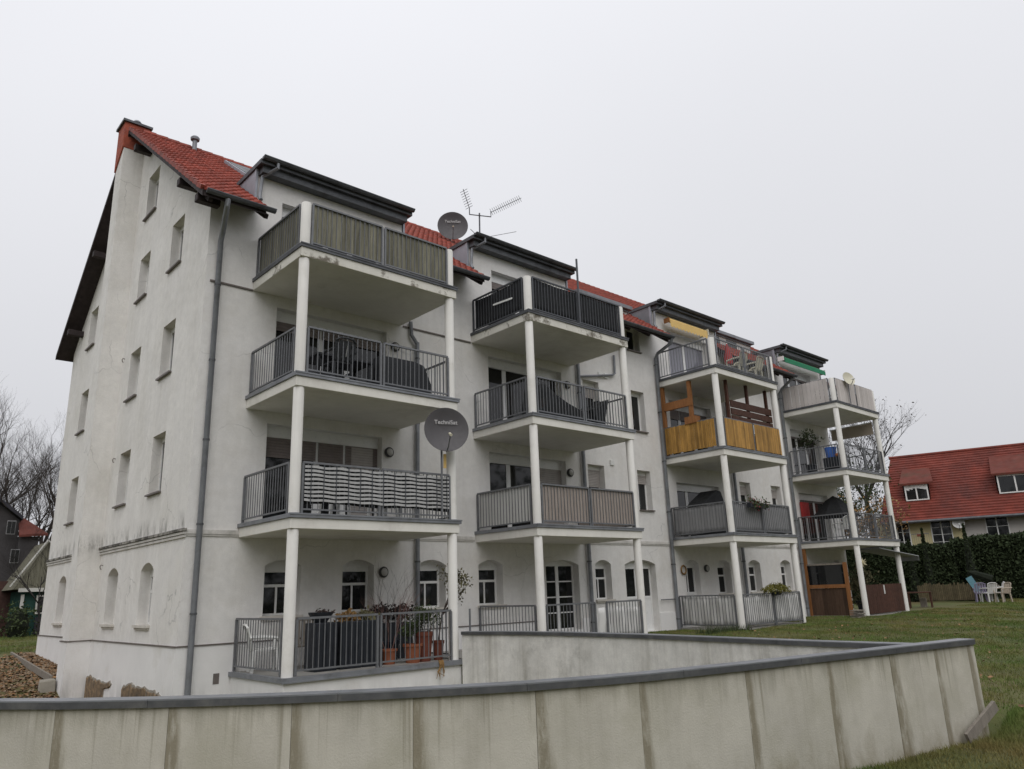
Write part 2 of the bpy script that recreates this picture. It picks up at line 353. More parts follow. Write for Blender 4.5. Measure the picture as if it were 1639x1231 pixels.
xs = np.unique(np.concatenate([np.linspace(-900,-60,8), np.linspace(-60,-9,12), np.arange(-9,9,.22), np.arange(9,32,.6), np.linspace(32,80,20), np.linspace(80,900,10)]))
ys = np.unique(np.concatenate([np.linspace(-900,-40,8), np.linspace(-40,-17,10), np.arange(-17,1,.22), np.arange(1,16,.5), np.linspace(16,70,16), np.linspace(70,900,10)]))
X, Y = np.meshgrid(xs, ys); Z = ground_z(X, Y)
V = np.stack([X.ravel(), Y.ravel(), Z.ravel()], 1); nx = len(xs)
idx = np.arange(len(V)).reshape(len(ys), nx)
F = np.stack([idx[:-1,:-1].ravel(), idx[:-1,1:].ravel(), idx[1:,1:].ravel(), idx[1:,:-1].ravel()], 1)
tag(np_obj('ground', np_mesh('ground', V, F, 'lawn', True)), kind='structure')

# ------------------------------------------------------------------ the apartment house
Lx, Dy = 29.0, 12.2
RZ0, SL = 7.90, .744                                              # main roof plane: z = RZ0 + SL*y (front)
RY, RZ = 6.0, 7.90+.744*6.0
RS = (RZ-7.0)/(12.4-RY)                                           # rear slope
BX = [1.09, 7.54, 16.17, 24.96]; BWd = 4.04; BD = 2.40
house = thing('apartment_building', (14.5, 6, -3.4), 'long white four-storey apartment house with red tiled roof and flat grey dormers', 'apartment building')

def wall_mesh(outer, holes, plane, name, m, parent):
    """filled outline with openings; plane maps (a,z)->3d"""
    bm = bmesh.new(); es = []
    for loop in [outer]+holes:
        vs_ = [bm.verts.new(plane(a, z)-wloc(parent)) for a, z in loop]
        es += [bm.edges.new((vs_[i], vs_[(i+1) % len(vs_)])) for i in range(len(vs_))]
    bmesh.ops.triangle_fill(bm, use_beauty=True, use_dissolve=False, edges=es)
    bmesh.ops.recalc_face_normals(bm, faces=bm.faces)
    me = bpy.data.meshes.new(name); bm.to_mesh(me); bm.free(); me.materials.append(M[m])
    o = bpy.data.objects.new(name, me); COL.objects.link(o); o.parent = parent; return o
def hole_loop(a0, a1, z0, z1, rise=0, n=8):
    if not rise: return [(a0,z0),(a1,z0),(a1,z1),(a0,z1)]
    zs = z1-rise; c = (a0+a1)/2; h = (a1-a0)/2; R_ = (h*h+rise*rise)/(2*rise); cz = z1-R_; t0 = math.asin(min(1, h/R_))
    return [(a0,z0),(a1,z0)]+[(c+R_*math.sin(t0-2*t0*k/n), cz+R_*math.cos(t0-2*t0*k/n)) for k in range(n+1)]
FRONT = lambda a, d, z: Vector((a, d, z))
GABLE = lambda a, d, z: Vector((d, a, z))
def pbox(mb, P, a0, a1, d0, d1, z0, z1):
    vs_ = [P(a0,d0,z0),P(a1,d0,z0),P(a1,d1,z0),P(a0,d1,z0),P(a0,d0,z1),P(a1,d0,z1),P(a1,d1,z1),P(a0,d1,z1)]
    mb.add(vs_, [(0,3,2,1),(4,5,6,7),(0,1,5,4),(1,2,6,5),(2,3,7,6),(3,0,4,7)])
def pane(P, par, a0, a1, d, z0, z1, m='glass'):
    mb = MB(); pbox(mb, P, a0, a1, d, d+.02, z0, z1); mb.build('pane', m, par, fix=True)
def opening(P, key, loop, depth):
    n = len(loop); rv = MB()
    for i in range(n):
        (a, z), (b, w) = loop[i], loop[(i+1) % n]
        rv.quad(P(a,0,z), P(b,0,w), P(b,depth,w), P(a,depth,z))
    return rv, 'stucco' if key == 'front' else 'stucco_gable'
def window(P, key, a0, a1, z0, z1, rise=0, depth=.24, kind='casement', sill='sheet', glass='glass', shut=0):
    """white casement in a reveal: frame mesh > pane, shutter, sill"""
    rv, rm = opening(P, key, hole_loop(a0, a1, z0, z1, rise), depth+.08)
    zs = z1-rise; d = depth; fr = MB(); fwd = .05
    top = zs-(.13 if kind != 'door' else .02)
    poly = [P(a, d-.03, z) for a, z in ([(a0, top), (a1, top)]+hole_loop(a0, a1, z0, z1, rise)[2:])]
    fr.prism(poly, P(0, .09, 0)-P(0, 0, 0))                        # head with shutter box, filling the arch
    for u, w in ((a0, a0+fwd), (a1-fwd, a1)): pbox(fr, P, u, w, d-.01, d+.06, z0, top)
    pbox(fr, P, a0+fwd, a1-fwd, d-.01, d+.06, z0, z0+fwd)
    tr = z0+(top-z0)*.69
    panes = []
    if kind == 'casement':
        pbox(fr, P, a0+fwd, a1-fwd, d-.012, d+.06, tr-.03, tr+.03); c = (a0+a1)/2
        pbox(fr, P, c-.022, c+.022, d-.006, d+.06, z0+fwd, tr-.03)
        panes = [(a0+fwd, a1-fwd, tr+.03, top), (a0+fwd, c-.022, z0+fwd, tr-.03), (c+.022, a1-fwd, z0+fwd, tr-.03)]
    elif kind == 'single':
        panes = [(a0+fwd, a1-fwd, z0+fwd, top)]
    elif kind == 'door':
        c = (a0+a1)/2; pbox(fr, P, c-.06, c+.06, d-.012, d+.06, z0+fwd, top)
        for i in (1, 2, 3):
            zz = z0+fwd+(top-z0-fwd)*i/4
            for u, w in ((a0+fwd, c-.06), (c+.06, a1-fwd)):
                pbox(fr, P, u, w, d-.002, d+.02, zz-.018, zz+.018)
        for i in range(4):
            q0 = z0+fwd+(top-z0-fwd)*i/4+(.018 if i else 0); q1 = z0+fwd+(top-z0-fwd)*(i+1)/4-(.018 if i < 3 else 0)
            panes += [(a0+fwd, c-.06, q0, q1), (c+.06, a1-fwd, q0, q1)]
    elif kind == 'halfdoor':
        pbox(fr, P, a0+fwd, a1-fwd, d+.004, d+.05, z0+fwd, z0+1.0)
        pbox(fr, P, a0+fwd, a1-fwd, d-.01, d+.055, z0+1.0, z0+1.08); c = (a0+a1)/2
        pbox(fr, P, c-.03, c+.03, d-.006, d+.06, z0+1.08, top)
        panes = [(a0+fwd, c-.03, z0+1.08, top), (c+.03, a1-fwd, z0+1.08, top)]
    o = fr.build('window', 'pvc', house); rv.build('reveal', rm, o)
    for (u, w, q0, q1) in panes: pane(P, o, u, w, d+.014, q0, q1, glass)
    if shut:
        mb = MB(); k = max(3, int(shut/.05))
        for i in range(k):
            q = top-shut+shut*i/k; pbox(mb, P, a0+fwd-.03, a1-fwd+.03, d-.035, d-.015, q+.004, q+shut/k-.004)
        mb.build('roller_shutter', 'pvc_grey', o)
    if sill:
        mb = MB()
        if sill == 'sheet': pbox(mb, P, a0-.03, a1+.03, -.07, d-.01, z0-.035, z0+.004); mb.build('sill', 'sill', o)
        else:
            pbox(mb, P, a0-.06, a1+.06, -.07, d-.01, z0-.055, z0+.004)
            pbox(mb, P, a0-.03, a1+.03, -.035, .02, z0-.10, z0-.055); mb.build('sill', 'sill_stone', o)
    return o
def terrace_door(a0, a1, z0, z1, cuts, glass, shut, depth=.24, closed=None):
    """wide glazed balcony door: frame > panes, lowered shutter"""
    P = FRONT; rv, rm = opening(P, 'front', hole_loop(a0, a1, z0, z1), depth+.08); d = depth
    fr = MB(); box_h = .26
    pbox(fr, P, a0, a1, d-.05, d+.07, z1-box_h, z1); pbox(fr, P, a0, a1, d, d+.06, z0, z0+.1)
    ed = [a0]+cuts+[a1]
    for i, c in enumerate(ed):
        w = .05 if i in (0, len(ed)-1) else .075
        pbox(fr, P, max(a0, c-w), min(a1, c+w), d-.006, d+.06, z0+.1, z1-box_h)
    o = fr.build('balcony_door', 'pvc', house); rv.build('reveal', rm, o)
    for i in range(len(ed)-1):
        u = ed[i]+(.05 if i == 0 else .075); w = ed[i+1]-(.05 if i == len(ed)-2 else .075)
        pane(P, o, u, w, d+.015, z0+.1, z1-box_h, glass)
        s = (z1-box_h-z0-.1)*(closed[i] if closed else shut)
        if s > .03:
            mb = MB(); k = max(2, int(s/.06))
            for j in range(k):
                q = z1-box_h-s+s*j/k; pbox(mb, P, u-.04, w+.04, d-.035, d-.012, q+.003, q+s/k-.003)
            mb.build('roller_shutter', 'shutter_dark' if not (closed and closed[i] > .9) else 'pvc_grey', o)
    mb = MB(); pbox(mb, P, a1-.62, a1-.60, d-.05, d-.012, z0+1.0, z0+1.02); pbox(mb, P, a1-.70, a1-.60, d-.06, d-.05, z0+1.0, z0+1.025)
    mb.build('handle', 'rail', o)
    return o
ground_wins = []
FH, GH = [], []                                                    # openings of the two walls
def fwin(a0, a1, z0, z1, rise=0, **k): FH.append(hole_loop(a0,a1,z0,z1,rise)); return window(FRONT, 'front', a0, a1, z0, z1, rise, **k)
def gwin(a0, a1, z0, z1, rise=0, **k): GH.append(hole_loop(a0,a1,z0,z1,rise)); return window(GABLE, 'gable', a0, a1, z0, z1, rise, **k)
def fdoor(*a, **k): FH.append(hole_loop(*a[:4])); return terrace_door(*a, **k)
# gable: three columns of narrow casements
for (y0, y1) in ((1.78, 2.65), (4.38, 5.25), (9.5, 10.36)):
    gwin(y0, y1, -1.72, -.40, .17, sill='stone', kind='casement')
    for (z0, z1) in ((1.13, 2.50), (3.91, 5.23), (6.69, 7.97)): gwin(y0, y1, z0, z1, kind='single', depth=.22)
gwin(4.27, 5.22, 9.18, 10.52, kind='single', depth=.22)
# front, ground floor
GZ0, GZ1, GR = -1.62, -.45, .13
for (a0, a1) in ((1.71, 2.55), (3.58, 4.42), (5.66, 6.53), (7.62, 8.47)): fwin(a0, a1, GZ0, GZ1, GR, sill='stone', depth=.30)
fwin(10.10, 11.47, -2.42, -.45, .15, kind='door', sill=None, depth=.26)
fwin(12.20, 12.93, GZ0, GZ1, GR, sill='stone', depth=.26)
fwin(13.6, 15.15, -2.66, -.44, .15, kind='halfdoor', sill=None, depth=.26)
fwin(16.78, 17.60, -2.60, -.45, .13, kind='halfdoor', sill=None, depth=.24)
for (a0, a1) in ((18.72, 19.56), (20.80, 21.64), (23.16, 23.95)): fwin(a0, a1, GZ0, GZ1, GR, sill='stone', depth=.28)
fdoor(26.6, 28.2, -2.6, -.45, [27.4], 'glass', 0)
# front, upper floors between the balconies
for (z0, z1, sh) in ((1.17, 2.50, .3), (3.85, 5.28, 0), (6.75, 7.70, 0)): fwin(14.58, 15.28, z0, z1, kind='single', shut=sh)
for (z0, z1, sh) in ((1.17, 2.50, .55), (3.85, 5.28, .4)): fwin(12.14, 12.92, z0, z1, kind='single', shut=sh)
for (z0, z1, sh) in ((1.17, 2.53, .35), (3.85, 5.28, 0)):
    for a0 in (20.82, 23.16): fwin(a0, a0+.76, z0, z1, kind='single', shut=sh)
# balcony doors
fdoor(1.60, 4.60, .27, 2.53, [2.95, 3.67, ], 'glass', .22, closed=[.22, .25, .98] if False else [.24, .27, .27])
fdoor(1.69, 4.70, 3.07, 5.33, [2.95, 3.7], 'glass', .12)
fdoor(1.69, 4.55, 5.90, 8.05, [3.0, 3.7], 'glass', .0)
fdoor(8.10, 11.15, .27, 2.50, [9.0, 10.0], 'glass', .0, closed=[0, .0, .95])
fdoor(8.15, 11.16, 3.07, 5.33, [8.95, 10.1], 'glass', .05, closed=[0, 0, .0])
fdoor(8.37, 11.16, 5.90, 8.08, [9.6], 'glass', .12)
fdoor(16.72, 19.35, .27, 2.23, [17.6, 18.5], 'glass', .0)
fdoor(16.72, 19.35, 3.07, 5.23, [17.6, 18.5], 'glass', .2)
fdoor(17.0, 19.60, 5.90, 7.95, [18.3], 'glass_cur', 0)
for z0 in (.27, 3.07, 5.90): fdoor(25.4, 28.0, z0, z0+2.1, [26.3, 27.1], 'glass', .05)
# one shuttered leaf at the right of the first-floor door
mb = MB()
for i in range(30): mb.box(3.86, 4.46, .20, .225, .42+i*.061, .42+i*.061+.055)
o = mb.build('roller_shutter', 'pvc_grey', house)

# walls with openings
DORM = [(1.05, 5.16), (7.50, 11.60), (16.14, 20.22), (24.93, 29.0)]
ztop = 7.82; out = [(0.0, -3.9), (Lx, -3.9)]
for (a, b) in DORM[::-1]:
    out += [(b, ztop), (b, 8.62), (a, 8.62), (a, ztop)] if b < Lx-.01 else [(b, 8.62), (a, 8.62), (a, ztop)]
out += [(0.0, ztop)]
wall_mesh(out, FH, lambda a, z: Vector((a, 0, z)), 'front_wall', 'stucco', house)
gout = [(0.0, -3.9), (0.0, 7.80), (RY, RZ-.12), (Dy, RZ-.12-(Dy-RY)*RS), (Dy, -3.9)]
wall_mesh(gout, GH, lambda a, z: Vector((0, a, z)), 'gable_wall', 'stucco_gable', house)
wall_mesh(gout, [], lambda a, z: Vector((Lx, a, z)), 'gable_wall', 'stucco', house)
MB().quad((0,Dy,-3.5),(Lx,Dy,-3.5),(Lx,Dy,7.1),(0,Dy,7.1)).build('rear_wall', 'stucco', house)
# plinth, slightly proud, with a drip edge
for q in ((-.03,.003,-.03,6.07,-3.9,-2.12),(-.03,.003,6.78,Dy+.03,-3.9,-2.10),(.003,13.58,-.03,.003,-3.9,-2.42),(.003,10.08,-.03,.003,-2.419,-2.12),(11.49,13.58,-.03,.003,-2.419,-2.12),
          (15.17,16.76,-.03,.003,-3.5,-2.12),(17.62,26.5,-.03,.003,-3.5,-2.12),(-.56,.0,6.07,6.78,-3.9,-2.12)): MB().box(*q).build('plinth', 'plinth', house)
for q in ((-.05, -.0, -.05, 6.05, -2.12, -2.095),(-.05, 0, 6.8, Dy, -2.10, -2.075),(0, 10.0, -.05, 0, -2.12, -2.095),(-.58, 0, 6.05, 6.80, -2.12, -2.095)): MB().box(*q).build('drip_edge', 'sill', house)
# string course
for y0, y1 in ((-.0, 6.1), (6.75, Dy)):
    MB().box(-.075, .002, y0-.075, y1, .115, .17).build('string_course', 'grime', house)
    for z0, z1, p in ((.055, .105, .05), (-.01, .04, .03)): MB().box(-p, .002, y0-p, y1, z0, z1).build('string_course', 'moulding', house)
for xa, xb in ((.0, 7.5), (11.6, 16.1), (20.2, 24.9)):
    mb = MB()
    for z0, z1, p in ((.02, .06, .025), (.06, .12, .04), (.12, .15, .025)): mb.box(xa, xb, -p, .002, z0, z1)
    mb.build('string_course', 'moulding', house)
for xa, xb in ((.1, 1.08), (5.2, 7.5)): MB().box(xa, xb, -.03, .002, 5.58, 5.62).build('pipe_strip', 'sill', house)
# projecting flue breast on the gable
mb = MB(); mb.add([(-.52,6.1,-3.9),(0,6.1,-3.9),(0,6.75,-3.9),(-.52,6.75,-3.9),(-.56,6.1,11.80),(0.0,6.1,11.80),(0,6.75,11.2),(-.56,6.75,11.2)],
       [(0,1,5,4),(1,2,6,5),(2,3,7,6),(3,0,4,7),(4,5,6,7)]); mb.build('flue_breast', 'stucco_gable', house)
ch = MB().add([(-.60,6.08,11.78),(.10,6.08,11.78),(.10,6.77,11.2),(-.60,6.77,11.2),(-.60,6.08,12.62),(.10,6.08,12.62),(.10,6.77,12.62),(-.60,6.77,12.62)], [(0,3,2,1),(4,5,6,7),(0,1,5,4),(1,2,6,5),(2,3,7,6),(3,0,4,7)]).build('chimney', 'brick', house, bevel=.01)
mb = MB(); mb.box(-.66, .16, 6.02, 6.83, 12.62, 12.69); mb.box(-.55, .05, 6.15, 6.7, 12.69, 12.72); mb.build('chimney_cap', 'zinc_dark', ch)
MB().lathe([(.11,0),(.11,.15),(.14,.17),(.09,.24),(0,.25)], (-.2, 6.42, 12.72), 14).build('flue_pipe', 'zinc', ch, True)
# small wall hooks and vents
for (y, z) in ((5.81, -.29), (5.81, 5.23), (5.69, 2.44)):
    MB().tube([(-.0,y,z),(-.05,y,z+.01),(-.07,y,z-.03),(-.055,y,z-.09),(-.03,y,z-.10)], .012, 6).build('wall_hook', 'sill', house, True)
MB().box(-.035, -.028, 6.9, 7.0, -2.62, -2.38).build('wall_vent', 'sill', house); MB().box(.74, .86, -.036, -.028, -2.86, -2.66).build('wall_vent', 'sill', house)
# exposed rubble where the plinth render has come off
def stone(y0, y1, z0, z1):
    mb = MB(); n = 9; c = ((y0+y1)/2, (z0+z1)/2); pts = []
    for k in range(n):
        a = 2*math.pi*k/n+.3; s = random.uniform(.88, 1.06); q_ = lambda t_: math.copysign(abs(t_)**.55, t_); pts.append((-.022, c[0]+q_(math.cos(a))*s*(y1-y0)/2, c[1]+q_(math.sin(a))*s*(z1-z0)/2))
    mb.prism(pts, (-.055, 0, 0)); mb.build('rubble_stone', 'stone', house, bevel=.02)
for pts_ in (((6.02,-2.98),(5.75,-2.93),(5.45,-2.97),(5.38,-3.1),(5.36,-3.7),(6.02,-3.7)), ((5.36,-3.02),(5.0,-2.99),(4.62,-3.03),(4.1,-2.98),(3.98,-3.06),(4.5,-3.16),(4.55,-3.7),(5.33,-3.7)),
             ((3.05,-3.06),(2.75,-2.98),(2.45,-2.93),(2.3,-3.0),(2.28,-3.7),(3.0,-3.7)), ((2.26,-2.96),(1.9,-2.98),(1.45,-2.97),(1.4,-3.7),(2.25,-3.7)), ((1.38,-2.98),(1.05,-3.01),(.72,-3.0),(.7,-3.7),(1.37,-3.7)), ((.69,-3.02),(.3,-3.05),(.05,-3.10),(.05,-3.7),(.67,-3.7))):
    q_ = []
    for (a, b) in zip(pts_, pts_[1:]+pts_[:1]):                     # ragged outline
        q_.append(a); L2 = math.hypot(b[0]-a[0], b[1]-a[1])
        if a[1] > -3.4 and b[1] > -3.4:
            for f in (.33, .66): q_.append((a[0]+(b[0]-a[0])*f, a[1]+(b[1]-a[1])*f+random.uniform(-.03,.03)))
    cy_ = sum(a[0] for a in q_)/len(q_); MB().prism([(-.026, cy_+(y_-cy_)*1.10, z_+.035+random.uniform(-.02,.02)) for y_, z_ in q_], (-.018-.004*random.random(),0,0)).build('mortar_bed', 'mortar', house)
    MB().prism([(-.026, y_, z_) for y_, z_ in q_], (-.035-random.uniform(0,.014),0,0)).build('rubble_stone', 'stone', house, bevel=.012)
# roof shell (two slopes) ; slopes stop at the dormers
T = .14
def roofpt(x, y, dz=0): return (x, y, (RZ0+SL*y if y <= RY else RZ-(y-RY)*RS)+dz)
roof = MB()
def slope_strip(x0, x1, y0, y1):
    roof.add([roofpt(x0,y0,-.02),roofpt(x1,y0,-.02),roofpt(x1,y1,-.02),roofpt(x0,y1,-.02),roofpt(x0,y0,-T),roofpt(x1,y0,-T),roofpt(x1,y1,-T),roofpt(x0,y1,-T)],
             [(0,1,2,3),(7,6,5,4),(0,4,5,1),(1,5,6,2),(2,6,7,3),(3,7,4,0)])
XL, XR, YE = -.47, 29.35, -.82
YD = 1.20
edges = [XL]+[v for a, b in DORM for v in (a-.10, b+.10)]
for i in range(0, len(edges), 2):
    x0 = edges[i]; x1 = edges[i+1] if i+1 < len(edges) else XR
    if x1-x0 > .1: slope_strip(x0, min(x1, XR), YE, YD)
slope_strip(XL, XR, YD, RY); slope_strip(XL, XR, RY, 12.45)
ROOF = roof.build('roof', 'darkwood', house)
# pantiles: about 300 nearest to the gable singly, the rest joined
def tile_profile():
    xs_ = np.array([0, .03, .07, .115, .155, .20]); zs_ = np.array([.008, .0, .008, .044, .058, .028]); return xs_, zs_
txs, tzs = tile_profile(); ang = math.atan(SL); ca, sa = math.cos(ang), math.sin(ang)
TL, PITCH_T = .40, .335
def tile_arrays():
    V_, F_ = [], []
    for (l, lift) in ((0, .046), (TL, .0)):
        for x_, z_ in zip(txs, tzs): V_.append((x_, l, z_+lift))
    for x_, z_ in zip(txs, tzs): V_.append((x_, 0.0, z_-.0))
    n = len(txs)
    for k in range(n-1): F_.append((k, k+1, n+k+1, n+k)); F_.append((2*n+k, 2*n+k+1, k+1, k))
    return np.array(V_, float), np.array(F_)
TV, TF = tile_arrays()
def on_slope(V_):                                                  # local (x, along slope, normal) -> 3d
    return np.stack([V_[:,0], V_[:,1]*ca-V_[:,2]*sa, V_[:,1]*sa+V_[:,2]*ca], 1)
TV3 = on_slope(TV); tile_me = np_mesh('roof_tile', TV3, TF, 'tile', True)
places = []
nrow = int(((RY-YE)/ca-.1)/PITCH_T)
for r_ in range(nrow):
    y_ = YE-.04+r_*PITCH_T*ca
    for c_ in range(int((XR-XL)/.2)):
        x_ = XL+c_*.2
        inside = any(a-.12 < x_+.1 < b+.02 for a, b in DORM) and y_ < YD-.05
        if not inside: places.append((x_, y_))
places.sort(key=lambda p: (p[0]-.0)*1.0+max(0, p[0]-2.2)*5)
for (x_, y_) in places[:300]:
    o = inst('roof_tile', tile_me, ROOF, (x_, y_, RZ0+SL*y_+random.uniform(0, .006)), (0, 0, random.uniform(-.012, .012)))
rest = np.array(places[300:]); n = len(rest)
off = np.stack([rest[:,0], rest[:,1], RZ0+SL*rest[:,1]+RNG.uniform(0,.008,n)], 1)-np.array(wloc(ROOF))
VV = (TV3[None]+off[:,None]).reshape(-1,3); FF = (TF[None]+(np.arange(n)*len(TV3))[:,None,None]).reshape(-1,4)
tag(np_obj('roof_tiles', np_mesh('roof_tiles', VV, FF, 'tile_mass', True), ROOF), kind='stuff')
# rear slope tiles as rows, ridge caps, verge boards
mb = MB(); yy = RY
while yy < 12.45:
    y1 = min(12.5, yy+.27); mb.add([roofpt(XL,yy,.02),roofpt(XR,yy,.02),roofpt(XR,y1,.06),roofpt(XL,y1,.06),roofpt(XR,y1,0),roofpt(XL,y1,0)], [(0,1,2,3),(3,2,4,5)]); yy = y1
tag(mb.build('roof_tiles', 'tile_mass', ROOF), kind='stuff')
mb = MB(); x_ = -.12
while x_ < XR:
    mb.tube([(x_,RY,RZ+.01),(x_+.36,RY,RZ+.02)], [.115,.125], 8); x_ += .34
tag(mb.build('ridge_tiles', 'tile_mass', ROOF, True), kind='stuff')
for x_ in (XL-.02, XR):
    for (ya, yb) in ((YE, RY), (RY+.001, 12.45)):
        MB().prism([roofpt(x_,ya,.0),roofpt(x_,yb,.0),roofpt(x_,yb,-.15),roofpt(x_,ya,-.15)], (.03,0,0)).build('verge_board', 'darkwood', house)
mb = MB()
for k in range(int((RY-YE)/ca/PITCH_T)):                            # red verge tiles capping the rake
    y_ = YE+k*PITCH_T*ca; mb.bar(roofpt(XL+.0, y_, .05), roofpt(XL+.0, y_+PITCH_T*ca+.02, .025), .12, .10)
mb.build('verge_tiles', 'tile_mass', house)
for (y, z) in ((5.32,11.50),(1.0,8.40),(-.36,7.40),(8.9,9.50),(11.2,7.55)): MB().box(-.46, .05, y-.09, y+.09, z-.19, z-.0).build('purlin', 'darkwood', house, bevel=.01)
# eaves gutters, dormers, cheeks
def gutter(x0, x1, y, z, r=.075, m='zinc_dark'):
    mb = MB(); n = 8; vs_ = []
    for x_ in (x0, x1):
        for k in range(n+1):
            a = math.pi+math.pi*k/n; vs_.append((x_, y+r*math.cos(a), z+r*math.sin(a)))
    fs = [(k, k+1, n+1+k+1, n+1+k) for k in range(n)]+[tuple(range(n+1)), tuple(range(n+1, 2*n+2))]
    mb.add(vs_, fs); mb.box(x0, x1, y-r-.012, y-r+.006, z-.012, z+.01); return mb.build('gutter', m, house, fix=True)
gut = [(XL+.05, 1.14), (5.12, 7.50), (11.58, 16.12), (20.18, 24.9)]
for g0, g1 in gut: gutter(g0, g1, -.88, 7.28)
for g0, g1 in gut:
    k = max(2, int((g1-g0)/.9))
    for i in range(k):
        x_ = g0+.15+(g1-g0-.3)*i/(k-1); MB().bar((x_,-.74,RZ0-SL*.74-.20),(x_,.02,RZ0+.015-.20),.09,.11).build('rafter_end', 'darkwood', house)
for di, (a, b) in enumerate(DORM):
    dm = MB(); z1 = 8.83
    dm.box(a-.10, b+.10, -.36, 1.3, 8.72, z1); o = dm.build('dormer_roof', 'zinc_dark', house)
    MB().box(a-.0, b+.0, -.26, -.003, 8.55, 8.72).build('dormer_fascia', 'zinc_dark', o)
    gutter(a-.08, b+.10, -.43, 8.86, .07).parent = house
    for xx, s in ((a-.06, 1), (b+.03, 1)):
        MB().prism([(xx,0.0,7.75),(xx,1.25,8.8),(xx,0.0,8.72)], (.03,0,0)).build('dormer_cheek', 'zinc_pale' if di < 2 else 'zinc', o)
        MB().box(xx-.012, xx+.046, -.03, .05, 7.7, 8.72).build('cheek_trim', 'zinc_pale', o)
    MB().tube([(a+.30,-.42,8.82),(a+.30,-.42,8.68),(a+.06,-.10,8.50),(a+.03,-.08,8.0),(a+.03,-.16,7.86)], .045, 8).build('downpipe', 'zinc', house, True)
for (a, b, yq, zt) in ((12.6, 15.3, .45, 8.62), (20.5, 24.3, .80, 9.14)):   # low zinc dormers between the balcony stacks
    dm = MB(); dm.box(a-.1, b+.1, yq-.18, yq+.9, zt-.13, zt); o = dm.build('dormer_roof', 'zinc', house)
    MB().box(a, b, yq, yq+.1, zt-.7, zt-.13).build('dormer_front', 'cloth_white', o)
    MB().box(a, b, yq-.06, yq-.002, zt-.2, zt-.135).build('dormer_fascia', 'zinc', o)
    for q in (.25, .6): MB().box(a+(b-a)*q-.4, a+(b-a)*q+.4, yq-.015, yq-.001, zt-.52, zt-.24).build('dormer_pane', 'glass', o)
    for xx in (a-.05, b+.02): MB().prism([(xx,yq,zt-.8),(xx,yq+.8,zt-.13),(xx,yq,zt-.13)], (.03,0,0)).build('dormer_cheek', 'zinc', o)
# skylight, vent pipe and antenna base
def slope_box(x0, x1, y0, y1, h0, h1):
    nrm = Vector((0,-sa,ca)); base = [Vector(roofpt(x,y)) for x,y in ((x0,y0),(x1,y0),(x1,y1),(x0,y1))]
    return [p+nrm*h0 for p in base]+[p+nrm*h1 for p in base]
BF = [(0,3,2,1),(4,5,6,7),(0,1,5,4),(1,2,6,5),(2,3,7,6),(3,0,4,7)]
sk = MB()
x0, x1, y0, y1 = 1.95, 2.95, 3.25, 4.95
for q in ((x0,x0+.07,y0,y1),(x1-.07,x1,y0,y1),(x0+.09,x1-.09,y0,y0+.08),(x0+.09,x1-.09,y1-.08,y1)): sk.add(slope_box(*q,-.02,.16), BF)
sk = sk.build('skylight', 'zinc_pale', house); MB().add(slope_box(x0+.07,x1-.07,y0+.08,y1-.08,.12,.172), BF).build('pane', 'skylight', sk)
MB().lathe([(.07,0),(.07,.42),(.13,.43),(.14,.50),(.10,.55),(0,.56)], (1.35, 5.85, 12.22), 14).build('vent_pipe', 'zinc', house, True)
# downpipes
def pipe(pts, r=.055, m='zinc'):
    o = MB().tube(pts, r, 10).build('downpipe', m, house, True)
    zz = pts[-1][2]+.35; x, y = pts[-1][:2]; mb = MB()
    while zz < pts[-2][2] if len(pts) > 2 else zz < pts[0][2]:
        mb.lathe([(r+.012,-.02),(r+.012,.02)], (x,y,zz), 10); mb.box(x-.012, x+.012, y, 0.0, zz-.015, zz+.015); zz += 1.75
    if mb.v: mb.build('pipe_clip', 'zinc_dark', o)
pipe([(.06,-.86,7.24),(.06,-.84,7.08),(.22,-.24,6.72),(.24,-.10,6.55),(.24,-.10,-3.6)], .06)
pipe([(5.60,-.10,5.2),(5.60,-.10,-2.6)]); MB().tube([(5.40,-.08,5.75),(5.42,-.09,5.38),(5.60,-.10,5.15)], .05, 8).build('downpipe', 'zinc', house, True)
pipe([(11.86,-.10,5.85),(11.86,-.10,-2.6)], .06)
MB().tube([(11.9,-.08,5.3),(12.2,-.08,5.36),(13.55,-.08,5.62),(13.7,-.08,5.70),(13.72,-.08,6.35)], .04, 8).build('downpipe', 'zinc', house, True)
pipe([(16.06,-.86,7.24),(16.06,-.80,7.06),(16.02,-.22,6.82),(16.02,-.10,6.65),(16.02,-.10,-2.7)], .06)
pipe([(20.36,-.10,5.85),(20.36,-.10,-2.6)], .06)
pipe([(24.75,-.86,7.24),(24.72,-.22,6.8),(24.72,-.10,6.65),(24.72,-.10,-2.7)], .06)
MB().tube([(15.2,-.09,-1.72),(16.0,-.09,-1.72)], .02, 6).build('handrail', 'rail', house, True)
for (x, z) in ((13.0, 5.55), (13.3, 5.55), (13.3, 2.62), (24.53, -.2)):
    MB().box(x-.09, x+.09, -.05, .0, z-.08, z+.1).build('junction_box', 'white', house, bevel=.012)

